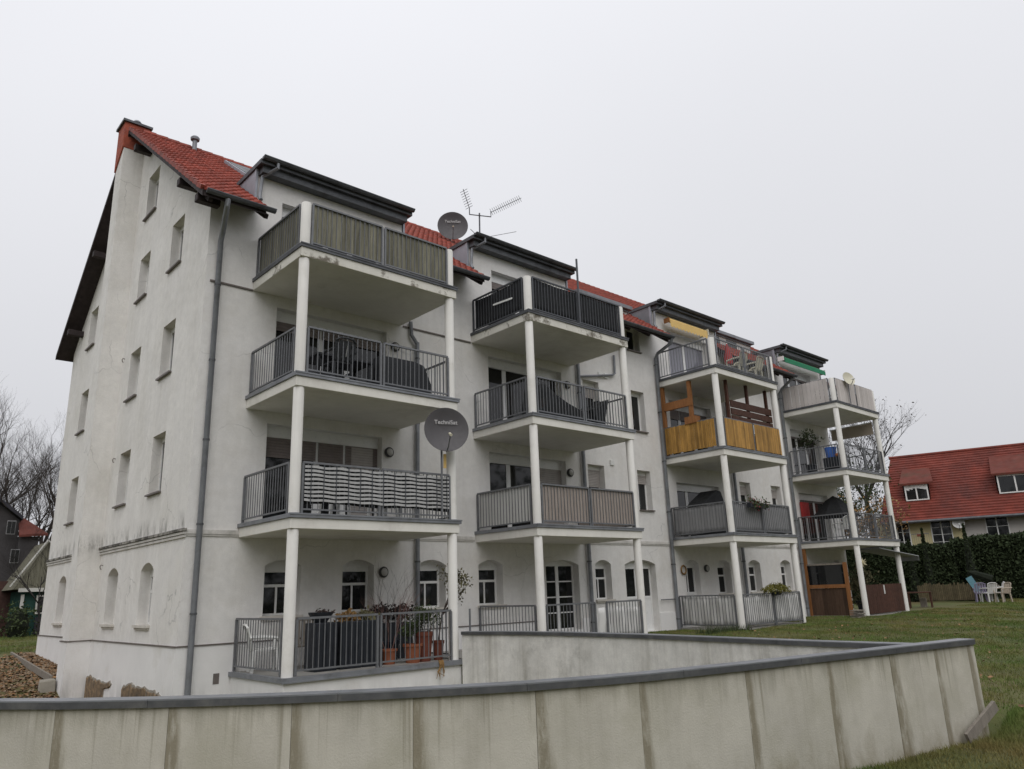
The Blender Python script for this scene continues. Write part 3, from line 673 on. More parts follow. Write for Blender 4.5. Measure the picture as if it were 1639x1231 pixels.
# ------------------------------------------------------------------ balcony stacks
ZF = [0.0, 2.8, 5.6]; RI = .12
bal_me = MB().box(-.007,.007,-.007,.007,0,.90).mesh('baluster', 'rail'); bal_dark = MB().box(-.007,.007,-.007,.007,0,.90).mesh('baluster', 'rail_dark')
def railing(par, a, b, z, m='rail', gap=.112):
    """one framed panel from a to b (xy), bars between the two rails"""
    mb = MB(); a3, b3 = Vector((*a, z)), Vector((*b, z)); up_ = Vector((0,0,1))
    mb.bar(a3+up_*1.0, b3+up_*1.0, .045, .04); mb.bar(a3+up_*.09, b3+up_*.09, .035, .03)
    for p in (a3, b3): mb.bar(p+up_*.0, p+up_*.985, .045)
    o = mb.build('railing', m, par); L_ = (b3-a3).length; k = int(L_/gap)
    for i in range(1, k):
        p = a3.lerp(b3, i/k); inst('baluster', bal_me if m == 'rail' else bal_dark, o, p+up_*.10)
    return o
stacks = []
LBL = ['nearest white balcony stack with slatted weathered board parapet on top', 'second white balcony stack with black mesh parapet on top floor',
       'third white balcony stack with orange bamboo parapet on middle floor', 'farthest white balcony stack with pale cloth parapet on top floor']
for i, x0 in enumerate(BX):
    st = thing('balcony_stack', (x0+BWd/2, -1.2, -2.75), LBL[i], 'balconies', 'balcony stacks on the garden front'); stacks.append(st)
    x1 = x0+BWd
    for fl, z in enumerate(ZF):
        worn = (fl == 2 and i < 2)
        s = MB().box(x0, x1, -BD, -.004, z, z+.205).build('slab', 'soffit', st, bevel=.008)
        if worn: MB().box(x0-.006, x1+.006, -BD-.006, -BD-.001, z+.004, z+.203).build('slab_edge', 'slab_worn', s); MB().box(x0-.006, x0-.001, -BD, -.01, z+.004, z+.203).build('slab_edge', 'slab_worn', s)
        t = MB(); p = .035
        t.box(x0-p, x1+p, -BD-p, -BD+.05, z+.205, z+.285); t.box(x0-p, x0+.05, -BD+.05, 0, z+.205, z+.285); t.box(x1-.05, x1+p, -BD+.05, 0, z+.205, z+.285)
        t.box(x0-p-.012, x1+p+.012, -BD-p-.012, -BD-p, z+.262, z+.292); t.box(x0+.05, x1-.05, -BD+.05, 0, z+.205, z+.272)
        t.build('slab_trim', 'zinc_dark' if fl == 2 else 'zinc', s)
        zr = z+.285
        dk = 'rail_dark' if i == 1 and fl == 2 else 'rail'
        xa, xb = x0+.24, x1-.24; xm = (x0+x1)/2-.02; yf = -BD+.05
        railing(st, (xa, yf), (xm-.03, yf), zr, dk); railing(st, (xm+.05, yf), (xb, yf), zr, dk)
        railing(st, (x0+.05, -.06), (x0+.05, -BD+.25), zr, dk); railing(st, (x1-.05, -BD+.25), (x1-.05, -.06), zr, dk)
    # columns: one length per storey, a stub above the top slab
    zb = -2.66 if i != 1 else -2.62
    for xc in (x0+RI, x1-RI):
        for q0, q1 in ((zb, 0.0), (.205, 2.8), (3.005, 5.6), (5.805, 6.88)):
            mb = MB(); nseg = 20; top = q1-.002 if q1 < 6 else q1
            mb.lathe([(0,q0),(.108,q0),(.108,top-.02),(.10,top),(0,top)], (xc,-BD+RI,0), nseg); mb.build('column', 'column', st, True)
            if q0 > 0: MB().lathe([(0,q0+.082),(.128,q0+.082),(.124,q0+.094),(.109,q0+.10)], (xc,-BD+RI,0), 20).build('column_collar', 'zinc', st, True)
# ground-floor fronts
st = stacks[0]; x0, x1 = BX[0], BX[0]+BWd
s = MB().box(x0, x1, -BD, -.004, -3.9, -2.74).build('terrace_slab', 'plinth', st, bevel=.01)
MB().box(x0+.05, x1-.05, -BD+.05, -.004, -2.739, -2.66).build('terrace_paving', 'paving', s)
t = MB(); p = .05
t.box(x0-p, x1+p, -BD-p, -BD+.05, -2.738, -2.652); t.box(x0-p, x0+.05, -BD+.05, -.004, -2.738, -2.652); t.box(x0-p-.01, x1+p+.01, -BD-p-.015, -BD-p, -2.748, -2.72); t.build('slab_trim', 'zinc', s)
yf = -BD+.05
for q in (((x0+.24,yf),(3.06,yf)), ((3.14,yf),(x1-.24,yf)), ((x0+.05,-.06),(x0+.05,-BD+.25)), ((x1-.05,-BD+.25),(x1-.05,-.06))): railing(st, *q, -2.64)
st = stacks[1]; x0, x1 = BX[1], BX[1]+BWd
for q in (((x0+.24,yf),(9.5,yf)), ((9.95,yf),(x1-.24,yf)), ((x0+.05,-.06),(x0+.05,-BD+.25))): railing(st, *q, -2.64)
st = stacks[2]; x0, x1 = BX[2], BX[2]+BWd
for q in (((x0+.24,yf),(18.16,yf)), ((18.24,yf),(x1-.24,yf)), ((x0+.05,-.06),(x0+.05,-BD+.25))): railing(st, *q, -2.64)
for a_, b_ in ((5.3,11.6),(16.2,20.2),(24.95,29.0)): MB().box(a_, b_, -2.30, -.04, -3.0, -2.655).build('patio', 'paving', house)
#@@PART2
# ------------------------------------------------------------------ curved concrete wall and side wall of the ramp
WT = .15; ZT = -2.08
def path_pts(path):
    P_ = [Vector((x, y, 0)) for x, y in path]; S = [0]
    for a, b in zip(P_, P_[1:]): S.append(S[-1]+(b-a).length)
    return P_, S
def at_s(P_, S, s):
    s = max(0, min(S[-1], s))
    for i in range(len(S)-1):
        if s <= S[i+1]+1e-9:
            return P_[i].lerp(P_[i+1], (s-S[i])/(S[i+1]-S[i])), (P_[i+1]-P_[i]).normalized()
def off_pt(P_, S, s, d):
    e = .25; a, _ = at_s(P_, S, s-e); b, _ = at_s(P_, S, s+e); t = (b-a).normalized(); p, _ = at_s(P_, S, s)
    return p+Vector((-t.y, t.x, 0))*d                                # left of travel
def s_of_x(P_, S, x):
    best = min(np.linspace(0, S[-1], 2000), key=lambda s: abs(at_s(P_, S, s)[0].x-x)); return best
def wall_panel(P_, S, s0, s1, d0, d1, z0, z1, name, m, par):
    n = max(1, int((s1-s0)/.35)); vs_, uv = [], []
    for i in range(n+1):
        s = s0+(s1-s0)*i/n; a = off_pt(P_, S, s, d0); b = off_pt(P_, S, s, d1); u = (s1-s0)*i/n
        for p, z, v in ((a,z0,0),(a,z1,1),(b,z1,1),(b,z0,0)): vs_.append((p.x,p.y,z)); uv.append((u, v))
    fs = []
    for i in range(n):
        o = i*4
        for k in range(4): fs.append((o+k, o+(k+1)%4, o+4+(k+1)%4, o+4+k))
    fs += [(0,1,2,3), (n*4+3,n*4+2,n*4+1,n*4)]
    mb = MB().add(vs_, fs); o = mb.build(name, m, par)
    ul = o.data.uv_layers.new(name='UVMap')
    for l in o.data.loops: ul.data[l.index].uv = uv[l.vertex_index]
    return o
P_, S = path_pts(FW)
rw = thing('retaining_wall', (0, -11, -3.5), 'curved cast concrete wall with grey metal coping in the foreground', 'wall')
cuts = [0]+[s_of_x(P_, S, x) for x in (-4.9,-4.25,-3.69,-3.0,-2.23,-1.42,-.5,.45,1.75,2.95,4.05,4.9,5.6)]+[S[-1]]
for a, b in zip(cuts, cuts[1:]):
    wall_panel(P_, S, a+.0015, b-.0015, -.0+random.uniform(0,.006), WT, -3.6, ZT-.02, 'concrete_panel', 'concrete', rw)
wall_panel(P_, S, 0, S[-1]-.01, .02, WT-.02, -3.6, ZT-.03, 'wall_core', 'concrete', rw)
ns = 9
for i in range(ns):
    a, b = S[-1]*i/ns, S[-1]*(i+1)/ns+(.04 if i == ns-1 else 0)
    o = wall_panel(P_, S, a+.002, b-.002, -.03, WT+.03, ZT-.012, ZT, 'coping', 'coping', rw)
    wall_panel(P_, S, a+.002, b-.002, -.031, -.016, ZT-.068, ZT-.0125, 'coping_edge', 'coping_edge', o)
    wall_panel(P_, S, a+.002, b-.002, WT+.014, WT+.031, ZT-.068, ZT-.0125, 'coping_edge', 'coping_edge', o)
pr_ = MB().bar((5.08,-12.19,-3.17),(5.72,-12.35,-2.86),.04,.12).build('plank', 'plank'); tag(pr_, 'weathered grey plank leaning on the end of the concrete wall in the grass', 'plank')
P2, S2 = path_pts(BW)
bw = thing('ramp_wall', (5.2, -7, -3.5), 'pale stained concrete side wall with grey coping beside the lawn', 'wall')
wall_panel(P2, S2, 0, S2[-1], 0, .16, -3.6, ZT-.02, 'concrete_face', 'concrete_b', bw)
for i in range(5):
    a, b = S2[-1]*i/5, S2[-1]*(i+1)/5
    o = wall_panel(P2, S2, a+.002, b-.002, -.03, .19, ZT-.012, ZT-.002, 'coping', 'coping', bw)
    wall_panel(P2, S2, a+.002, b-.002, -.036, -.018, ZT-.068, ZT-.0125, 'coping_edge', 'coping_edge', o)
MB().tube([(5.28,-2.52,-3.4),(5.28,-2.52,-1.62)], .022, 8).build('end_post', 'rail', bw, True)
# gravel strip behind the flue breast, its edging board and kerb block
kx = lambda y: ground_z(-.9, y)
tag(MB().add([(-.62,6.78,-2.97),(0,6.78,-2.97),(0,12.9,-2.60),(-.52,12.9,-2.60),(-.62,6.78,-3.6),(0,6.78,-3.6),(0,12.9,-3.6),(-.52,12.9,-3.6)],
     [(0,1,2,3),(4,7,6,5),(0,4,5,1),(1,5,6,2),(2,6,7,3),(3,7,4,0)]).build('gravel_strip', 'leaf_litter'), kind='structure')
tag(MB().bar((-.66,6.8,-3.0),(-.56,12.9,-2.64),.05,.16).build('edging_board', 'plank'), 'long weathered board edging the gravel strip behind the gable', 'board')
tag(MB().add([(-.98,6.55,-3.40),(-.60,6.5,-3.40),(-.58,6.79,-3.40),(-.92,6.95,-3.40),(-.94,6.6,-3.03),(-.60,6.55,-3.0),(-.6,6.79,-2.98),(-.9,6.9,-3.0)],
     [(3,2,1,0),(4,5,6,7),(0,1,5,4),(1,2,6,5),(2,3,7,6),(3,0,4,7)]).build('concrete_block', 'block', bevel=.02), 'rough grey concrete block at the foot of the flue breast', 'concrete block')
# leaf litter and stones on the left slope
n = 9000; lx = RNG.uniform(-4.6, -.05, n); ly = RNG.uniform(2.5, 13.2, n); keep = RNG.random(n) > sm(11, 13.2, ly)
lx, ly = lx[keep], ly[keep]; st_ = (lx > -.6) & (ly > 6.8); lz = np.where(st_, -2.97+(ly-6.8)*.0607, ground_z(lx, ly))+.012
ok = ~((lx > -.58) & (ly > 6.0) & (ly < 6.8)); lx, ly, lz = lx[ok], ly[ok], lz[ok]; n = len(lx)
def scatter_quads(x, y, z, s, tilt=.5):
    n = len(x); a = RNG.uniform(0, 6.28, n); t = RNG.uniform(-tilt, tilt, (n, 2))
    u = np.stack([np.cos(a), np.sin(a), t[:,0]], 1)*s[:,None]; v = np.stack([-np.sin(a), np.cos(a), t[:,1]], 1)*s[:,None]*.62
    c = np.stack([x, y, z], 1); V_ = np.stack([c-u, c-v*.9, c+u, c+v], 1).reshape(-1,3)
    return V_, np.arange(4*n).reshape(-1,4)
V_, F_ = scatter_quads(lx, ly, lz, RNG.uniform(.03, .075, n)); tag(np_obj('fallen_leaves', np_mesh('fallen_leaves', V_, F_, 'litter_leaf')), kind='stuff')
n = 5000; gx = RNG.uniform(-4.6, -.02, n); gy = RNG.uniform(2.5, 12.5, n); ok = ~((gx > -.62) & (gy > 5.9) & (gy < 6.85)); gx, gy = gx[ok], gy[ok]; n = len(gx)
gz = np.where((gx > -.6) & (gy > 6.8), -2.97+(gy-6.8)*.0607, ground_z(gx, gy))
oc = np.array([(1,0,0),(0,1,0),(-1,0,0),(0,-1,0),(0,0,.8),(0,0,-.5)], float); of = np.array([(0,1,4),(1,2,4),(2,3,4),(3,0,4),(1,0,5),(2,1,5),(3,2,5),(0,3,5)])
s = RNG.uniform(.015, .05, n); V_ = (oc[None]*s[:,None,None]*RNG.uniform(.7,1.3,(n,6,1))+np.stack([gx,gy,gz],1)[:,None]).reshape(-1,3)
F_ = (of[None]+(np.arange(n)*6)[:,None,None]).reshape(-1,3); tag(np_obj('gravel', np_mesh('gravel', V_, F_, 'gravel')), kind='stuff')
# grass on the lawn in view
def grass(x, y, h, w, name, m='grass'):
    n = len(x); z = ground_z(x, y)-.01; a = RNG.uniform(0, 6.28, n); lean = RNG.uniform(.1, .8, n)*h; b = RNG.uniform(0, 6.28, n)
    dx, dy = np.cos(a)*w, np.sin(a)*w; p = np.stack([x,y,z],1)
    l = np.stack([-dx,-dy,0*dx],1); r_ = -l; t = np.stack([np.cos(b)*lean, np.sin(b)*lean, h*.95],1)
    V_ = np.stack([p+l, p+r_, p+t], 1).reshape(-1,3); tag(np_obj(name, np_mesh(name, V_, np.arange(3*n).reshape(-1,3), m)), kind='stuff')
N = 820000; gx = 1.0+RNG.random(N)**1.45*45; gy = RNG.uniform(-17.5, 1, N)
ang_ = np.arctan2(gx+5.43, gy+15.91); wy = np.interp(gx, fwx, fwy)
clump = .5+.5*np.sin(gx*2.1+1.3*np.sin(gy*1.7))*np.sin(gy*2.6+1.1*np.sin(gx*1.3))
ok = (ang_ > math.radians(45)) & (ang_ < math.radians(96)) & ((gy < wy-.03) | (gx > 5.72)) & ((gy < -2.32) | ((gx > 11.6) & (gx < 16.2)) | ((gx > 20.2) & (gx < 24.9))) & (gy < -.1) & (RNG.random(N) < .35+.65*clump)
gx, gy = gx[ok], gy[ok]; dist = np.hypot(gx+5.43, gy+15.91)
hh = RNG.uniform(.02, .055, len(gx))*(1+.6*clump[ok])
grass(gx, gy, hh, .0035+dist*.00022, 'grass')
N = 60000; gx = RNG.uniform(-14, 6, N); gy = RNG.uniform(13, 32, N); grass(gx, gy, RNG.uniform(.04,.10,N), np.full(N,.012), 'grass')
N = 1800; gx = RNG.uniform(4.9, 6.6, N); gy = -12.30-RNG.random(N)**2*.5; ok = gy < np.interp(gx, fwx, fwy); grass(gx[ok], gy[ok], RNG.uniform(.05,.13,ok.sum()), np.full(ok.sum(),.004), 'grass')
N = 700; gx = RNG.uniform(14.2, 16.6, N); gy = RNG.uniform(-2.5, -1.9, N); grass(gx, gy, RNG.uniform(.08,.3,N), np.full(N,.008), 'weeds', 'leaf')
n = 520; wx = RNG.uniform(6, 30, n); wy_ = RNG.uniform(-14, -3, n); V_, F_ = scatter_quads(wx, wy_, ground_z(wx, wy_)+.04, RNG.uniform(.03, .06, n)); tag(np_obj('fallen_leaves', np_mesh('fallen_leaves', V_, F_, 'litter_leaf')), kind='stuff')
N = 26000; gx = RNG.uniform(1.5, 9.5, N); gy = np.interp(gx, fwx, fwy)-RNG.random(N)**2*2.6-.02
ok = (gx > 2.2) & (gy < -11.5); grass(gx[ok], gy[ok], RNG.uniform(.03,.085,ok.sum()), np.full(ok.sum(),.0045), 'grass')

# ------------------------------------------------------------------ plants, pots, furniture builders
def twigs(mb, p, d, length, r, depth, spread=.5, n=3, tips=None, sides=5):
    p = Vector(p); d = Vector(d).normalized(); pts = [p]; rs = [r]
    for i in range(3):
        d = (d+Vector((random.uniform(-1,1),random.uniform(-1,1),random.uniform(-.6,1)))*.13).normalized(); p = p+d*length/3; pts.append(p); rs.append(r*(1-.1*(i+1)))
    mb.tube(pts, rs, sides, cap=False)
    if depth == 0:
        if tips is not None: tips.append((p, d))
        return
    for k in range(n):
        q = pts[random.choice((1,2,3,3))]
        nd = (d+Vector((random.uniform(-1,1),random.uniform(-1,1),random.uniform(-.55,1)))*spread).normalized()
        twigs(mb, q, nd, length*random.uniform(.62,.85), rs[-1]*.74, depth-1, spread, n, tips, max(3, sides-1))
def leaves_at(tips, per, size, rad, name, m, par, kind='stuff'):
    c = np.array([t[0][:] for t in tips]); c = np.repeat(c, per, 0)+RNG.normal(0, rad, (len(tips)*per, 3)); n = len(c)
    u = RNG.normal(0,1,(n,3)); u /= np.linalg.norm(u,axis=1)[:,None]; v = np.cross(u, RNG.normal(0,1,(n,3))); v /= np.linalg.norm(v,axis=1)[:,None]
    s = RNG.uniform(.6,1.2,n)[:,None]*size; V_ = np.stack([c-u*s, c-v*s*.5, c+u*s, c+v*s*.5],1).reshape(-1,3)-np.array(wloc(par))
    return tag(np_obj(name, np_mesh(name, V_, np.arange(4*n).reshape(-1,4), m), par), kind=kind)
def pot_mesh(par, c, r, h, m, name='pot'):
    return MB().lathe([(0,0),(r*.72,0),(r*.95,h*.86),(r*1.06,h*.86),(r*1.06,h),(r*.92,h),(r*.88,h*.9),(0,h*.9)], c, 18).build(name, m, par, True)
def potted(loc, r, h, m, label, twig=None, leaf=None, th=.6, n=5, cat='potted plant'):
    t = thing('potted_plant', loc, label, cat); pot_mesh(t, loc, r, h, m); tips = []; mb = MB()
    for k in range(n):
        a = random.uniform(0, 6.28); twigs(mb, (loc[0]+math.cos(a)*r*.4, loc[1]+math.sin(a)*r*.4, loc[2]+h*.85), (math.cos(a)*.3, math.sin(a)*.3, 1), th*.45, .008, 3, .55, 3, tips, 4)
    mb.build('stems', twig or 'twig', t, fix=False)
    if leaf: leaves_at(tips, 4, .035, .04, 'foliage', leaf, t)
    return t
def chair(loc, rz, label, m='white', group=None, slat=True):
    t = thing('garden_chair', loc, label, 'chair', group, rz)
    def b(name, mb): me = mb.mesh(name, m); o = bpy.data.objects.new(name, me); COL.objects.link(o); o.parent = t; return o
    b('seat', MB().prism([(-.24,-.22,.40),(.24,-.22,.42),(.24,.22,.42),(-.24,.22,.40)], (0,0,.03)))
    for sx, sy in ((-.22,-.2),(-.22,.2),(.22,-.21),(.22,.21)): b('leg', MB().bar((sx*1.15,sy*1.1,0),(sx,sy,.41),.055))
    for k in range(5):
        y = -.2+.1*k; b('back_slat', MB().bar((-.25,y,.44),(-.36,y*1.05,.86),.075,.018))
    b('back_rail', MB().tube([(-.36,-.24,.84),(-.39,-.15,.90),(-.40,0,.91),(-.39,.15,.90),(-.36,.24,.84)], .022, 6))
    for s_ in (-1, 1):
        b('armrest', MB().tube([(-.32,.27*s_,.66),(-.05,.29*s_,.66),(.2,.28*s_,.64),(.25,.25*s_,.58),(.24,.23*s_,.42)], .03, 6))
    return t
def wall_lamp(x, z, label):
    t = thing('wall_lamp', (x, -.06, z), label, 'wall lamp')
    MB().lathe([(0,0),(.12,0),(.13,-.05),(.10,-.09),(.095,-.06)], (x,-.001,z), 18, (0,1,0)).build('housing', 'lamp', t, True)
    MB().lathe([(.094,-.05),(.09,-.085),(.05,-.115),(0,-.12)], (x,-.001,z), 18, (0,1,0)).build('globe', 'lampglass', t, True)
for x, z, l in ((4.66,-.74,'round wall lamp right of the arched windows on the nearest terrace'), (4.79,2.17,'round wall lamp above the striped white parapet screen'),
                (4.95,4.97,'round wall lamp behind the dark rattan sofa'), (11.3,2.15,'round wall lamp above the brown reed mat parapet'), (11.38,4.95,'round wall lamp above the black covered lounger'),
                (18.0,-.74,'round wall lamp between the wreath door and small arched window'), (28.5,2.1,'round wall lamp on the end wall pier beside the black parasol')): wall_lamp(x, z, l)
# ------------------------------------------------------------------ satellite dishes
def text_mesh(txt, size):
    cu = bpy.data.curves.new('lettering', 'FONT'); cu.body = txt; cu.size = size; cu.align_x = 'CENTER'; cu.align_y = 'CENTER'; cu.extrude = .001; cu.offset = size*.008
    o = bpy.data.objects.new('tmp', cu); COL.objects.link(o); dg = bpy.context.evaluated_depsgraph_get(); dg.update()
    me = bpy.data.meshes.new_from_object(o.evaluated_get(dg)); bpy.data.objects.remove(o); me.materials.clear(); me.materials.append(M['letter']); return me
def sat_dish(c, r, az, el, m, label, txt=None, pole=None):
    c = Vector(c); ax = Vector((math.sin(az)*math.cos(el), -math.cos(az)*math.cos(el), math.sin(el)))     # looks along ax
    base = Vector(pole[0]) if pole else c-Vector((0,0,r+.1)); t = thing('satellite_dish', base, label, 'satellite dish'); n = 7
    pf = [(r*k/n, .22*r*((k/n)**2)) for k in range(n+1)]+[(r*1.02, .225*r), (r*1.02, .20*r)]+[(r*k/n, .22*r*((k/n)**2)-.02) for k in range(n,-1,-1)]
    MB().lathe(pf, c, 36, ax).build('reflector', m, t, True)
    s = ax.cross(Vector((0,0,1))).normalized(); u = s.cross(ax); f = c+ax*r*.95-u*r*.45
    MB().tube([c-u*r*.98+ax*.02, c-u*r*.9+ax*r*.4, f], .014, 6).build('feed_arm', 'rail', t)
    MB().tube([f+(f-c).normalized()*.05, f-(f-c).normalized()*.10], .032, 10).build('feed_horn', 'cream' if m == 'dish' else 'white', t, True)
    MB().bar(c-ax*.02, c-ax*.14, .12).build('mount', 'rail', t)
    if pole: MB().tube([pole[0], pole[1], c-ax*.12] if len(pole) > 1 else [pole[0], c-ax*.12], .024, 8).build('pole', 'rail', t)
    if txt:
        me = text_mesh(txt, r*.27); o = bpy.data.objects.new('lettering', me); COL.objects.link(o); o.parent = t
        rgt = -s if False else Vector((0,0,1)).cross(ax).normalized(); mt = Matrix((rgt, u, ax)).transposed().to_4x4(); mt.translation = c+u*r*.36+ax*(.105*r)-base; o.matrix_local = mt
vdir = lambda p: math.atan2(-5.43-p[0], -(-15.91-p[1]))
sat_dish((10.42,4.5,11.98), .56, -.62, .02, 'dish', 'dark grey satellite dish standing on the red roof ridge', 'TechniSat', ((10.5,4.75,10.9),(10.5,4.75,11.6)))
sat_dish((4.65,-2.56,2.25), .50, -.42, .08, 'dish', 'dark grey satellite dish on a pole above the striped screen', 'TechniSat', ((4.6,-2.47,.3),(4.6,-2.47,2.0)))
sat_dish((26.14,-2.52,6.95), .30, -.35, .25, 'cream', 'small cream satellite dish on the farthest top parapet', None, ((26.2,-2.47,5.9),(26.2,-2.47,6.8)))
tag(MB().box(4.66,4.74,-2.46,-2.45,1.42,1.74).build('cable_tag', 'yellow'), 'yellow plastic tag hanging on the dish pole by the column', 'tag')
# roof antenna with two yagis
t = thing('roof_antenna', (11.73,4.5,11.2), 'thin metal television antenna with slanted arrays on the second roof', 'antenna')
MB().tube([(11.73,4.5,11.1),(11.75,4.5,13.0)], .03, 8).build('mast', 'rail_dark', t)
MB().tube([(11.25,4.5,12.78),(11.25,4.5,13.05)], .02, 6).build('bracket', 'rail_dark', t); MB().tube([(11.25,4.5,12.78),(12.3,4.45,13.0),(12.3,4.45,13.25)], .02, 6).build('bracket', 'rail_dark', t)
def yagi(a, b, n, el, t):
    a, b = Vector(a), Vector(b); mb = MB(); mb.tube([a,b], .013, 5); d = (b-a).normalized(); q = d.cross(Vector((.3,1,.2))).normalized()
    for k in range(n):
        p = a.lerp(b, (k+.3)/n); mb.tube([p-q*el,p+q*el], .010, 4)
    mb.build('yagi_array', 'rail_dark', t)
yagi((11.25,4.5,13.05),(10.72,4.2,13.55),8,.17,t); yagi((12.3,4.45,13.2),(13.75,4.2,14.22),16,.14,t)
MB().tube([(11.2,4.4,12.1),(11.74,4.5,11.92),(12.2,4.5,11.95)], .012, 5).build('dipole', 'rail_dark', t); MB().tube([(11.74,4.5,11.92),(13.4,4.2,12.6)], .010, 5).build('dipole', 'rail_dark', t)
tag(MB().tube([(9.53,-2.42,5.9),(9.53,-2.42,7.88)], .03, 8).build('mast_pole', 'rail_dark', None, True), 'bare dark metal pole rising above the black mesh parapet', 'pole')
# ------------------------------------------------------------------ parapet screens
def slab_rail(i, fl): return BX[i], BX[i]+BWd, (ZF[fl] if fl >= 0 else -2.925)+.285
def board_screen(name, label, i, fl, m, w, sides, z0=.10, z1=.99, din=.03, gap=.008, cat='parapet screen', front=(0,1), piece='board'):
    x0, x1, z = slab_rail(i, fl); t = thing(name, ((x0+x1)/2, -BD+.1, z), label, cat); segs = []
    xm = (x0+x1)/2
    if front: 
        if 0 in front: segs.append(((x0+.25, -BD+.05+din), (xm-.05, -BD+.05+din)))
        if 1 in front: segs.append(((xm+.08, -BD+.05+din), (x1-.25, -BD+.05+din)))
    if 'l' in sides: segs.append(((x0+.05+din, -.1), (x0+.05+din, -BD+.27)))
    if 'r' in sides: segs.append(((x1-.05-din, -.1), (x1-.05-din, -BD+.27)))
    for a, b in segs:
        a, b = Vector((*a, 0)), Vector((*b, 0)); L_ = (b-a).length; n = max(1, round(L_/w))
        for k in range(n):
            p, q = a.lerp(b, k/n), a.lerp(b, (k+1)/n); d = (b-a).normalized(); nrm = Vector((-d.y, d.x, 0)); p = p+d*gap/2; q = q-d*gap/2
            j = random.uniform(-.012, .012) if gap else 0
            mb = MB(); c = [p-nrm*.006, q-nrm*.006, q+nrm*.006, p+nrm*.006]
            mb.add([(v.x,v.y,z+z0+j) for v in c]+[(v.x,v.y,z+z1+j) for v in c], BF); mb.build(piece, m, t)
    return t
def cloth_screen(name, label, i, fl, m, segs, z0=.08, z1=.97, wav=.012, freq=30, cat='parapet screen'):
    """hung sheet with soft folds; one child per stretch"""
    x0, x1, z = slab_rail(i, fl); t = thing(name, ((x0+x1)/2, -BD+.1, z), label, cat); xm = (x0+x1)/2; din = .035
    for sg in segs:
        a, b = {'f0': ((x0+.26,-BD+.05+din),(xm-.05,-BD+.05+din)), 'f1': ((xm+.08,-BD+.05+din),(x1-.26,-BD+.05+din)), 'l': ((x0+.05+din,-.1),(x0+.05+din,-BD+.27)), 'r': ((x1-.05-din,-.1),(x1-.05-din,-BD+.27))}[sg]
        a, b = Vector((*a,0)), Vector((*b,0)); d = (b-a).normalized(); nrm = Vector((-d.y,d.x,0)); n = 48; rows = 5; vs_ = []; ph = random.uniform(0,6)
        for r_ in range(rows+1):
            for k in range(n+1):
                p = a.lerp(b, k/n); s_ = (b-a).length*k/n; o_ = wav*(math.sin(s_*freq+ph+.6*math.sin(r_*1.3))+.7*math.sin(s_*freq*.37+r_*.8)); p = p+nrm*(o_ if sg in ('l',) else o_)
                zz = z+z0+(z1-z0)*r_/rows+(.02*math.sin(s_*3+ph) if r_ in (0, rows) else 0); vs_.append((p.x,p.y,zz))
        fs = [(r_*(n+1)+k, r_*(n+1)+k+1, (r_+1)*(n+1)+k+1, (r_+1)*(n+1)+k) for r_ in range(rows) for k in range(n)]
        o = MB().add(vs_, fs).build('cloth', m, t, True); md = o.modifiers.new('thickness', 'SOLIDIFY'); md.thickness = .006
    return t
board_screen('board_screen', 'weathered grey vertical boards behind the nearest top balcony railing', 0, 2, 'board_grey', .145, ('l','r'))
# woven striped screen
x0, x1, z = slab_rail(0, 1); x0, x1, z = slab_rail(0, 0); t = thing('striped_screen', ((x0+x1)/2, -BD+.02, z+.2), 'white horizontal strips woven through the nearest first-floor railing', 'parapet screen')
for k in range(9):
    zz = z+.245+k*.081; n = 60; vs_ = []; ph = random.uniform(0,6)
    for q in range(n+1):
        x = x0+.27+(x1-x0-.54)*q/n; yv = -BD+.012; dz = .007*math.sin(x*11.4+k*.35)+.003*math.sin(x*5+ph); vs_ += [(x,yv,zz+dz),(x,yv,zz+.046+dz)]
    o = MB().add(vs_, [(2*q,2*q+2,2*q+3,2*q+1) for q in range(n)]).build('strip', 'strip', t); o.modifiers.new('thickness','SOLIDIFY').thickness = .004
cloth_screen('dark_backing', 'dark sheet hung behind the white woven strips', 0, 0, 'black_mesh', ('f0','f1'), .20, .94, .008)  # dark sheet that fills the gaps between the strips
mb = MB()
for q in range(13): mb.bar((x0+.40+q*.275,-BD+.002,z+.17),(x0+.40+q*.275,-BD+.002,z+.97),.014)
tag(mb.build('cable_ties', 'rail_dark', t), kind='stuff')
cloth_screen('grey_screen', 'dark grey cloth on the left side of the striped-screen balcony', 0, 0, 'cloth_grey', (), ) if False else None
cloth_screen('black_screen', 'black mesh lining the second stack top balcony railing', 1, 2, 'black_mesh', ('l','f0','f1','r'), .09, .97, .006)
tag(MB().bar((7.58,-1.75,6.42),(7.58,-.95,6.47),.012,.05).build('white_batten', 'white'), 'short white batten fixed on the black mesh parapet side', 'batten')
board_screen('white_screen', 'pale strips on the left side of the second stack first-floor balcony', 1, 0, 'cloth_white', .11, ('l',), front=(), gap=.012, piece='strip')
board_screen('reed_screen', 'brown reed mats lining the second stack first-floor railing', 1, 0, 'reed', .035, ('r',), gap=.006, piece='reed_stalk', z1=1.0)
board_screen('bamboo_screen', 'orange bamboo cane parapet of the third stack middle balcony', 2, 1, 'bamboo', .075, ('l','r'), gap=.010, din=-.035, piece='bamboo_cane', z0=.05, z1=.98)
cloth_screen('grey_screen', 'grey cloth behind the third stack first-floor railing', 2, 0, 'cloth_grey', ('l','f0','f1','r'), .06, .97, .01)
cloth_screen('white_screen', 'crumpled white cloth behind the ground-floor railing of the third stack', 2, -1, 'cloth_white', ('l','f0','f1'), .06, .95, .022, 24)
cloth_screen('white_screen', 'torn white sheet behind the ground-floor railing beside the ramp wall', 1, -1, 'cloth_white', ('f1',), .12, .86, .02, 24)
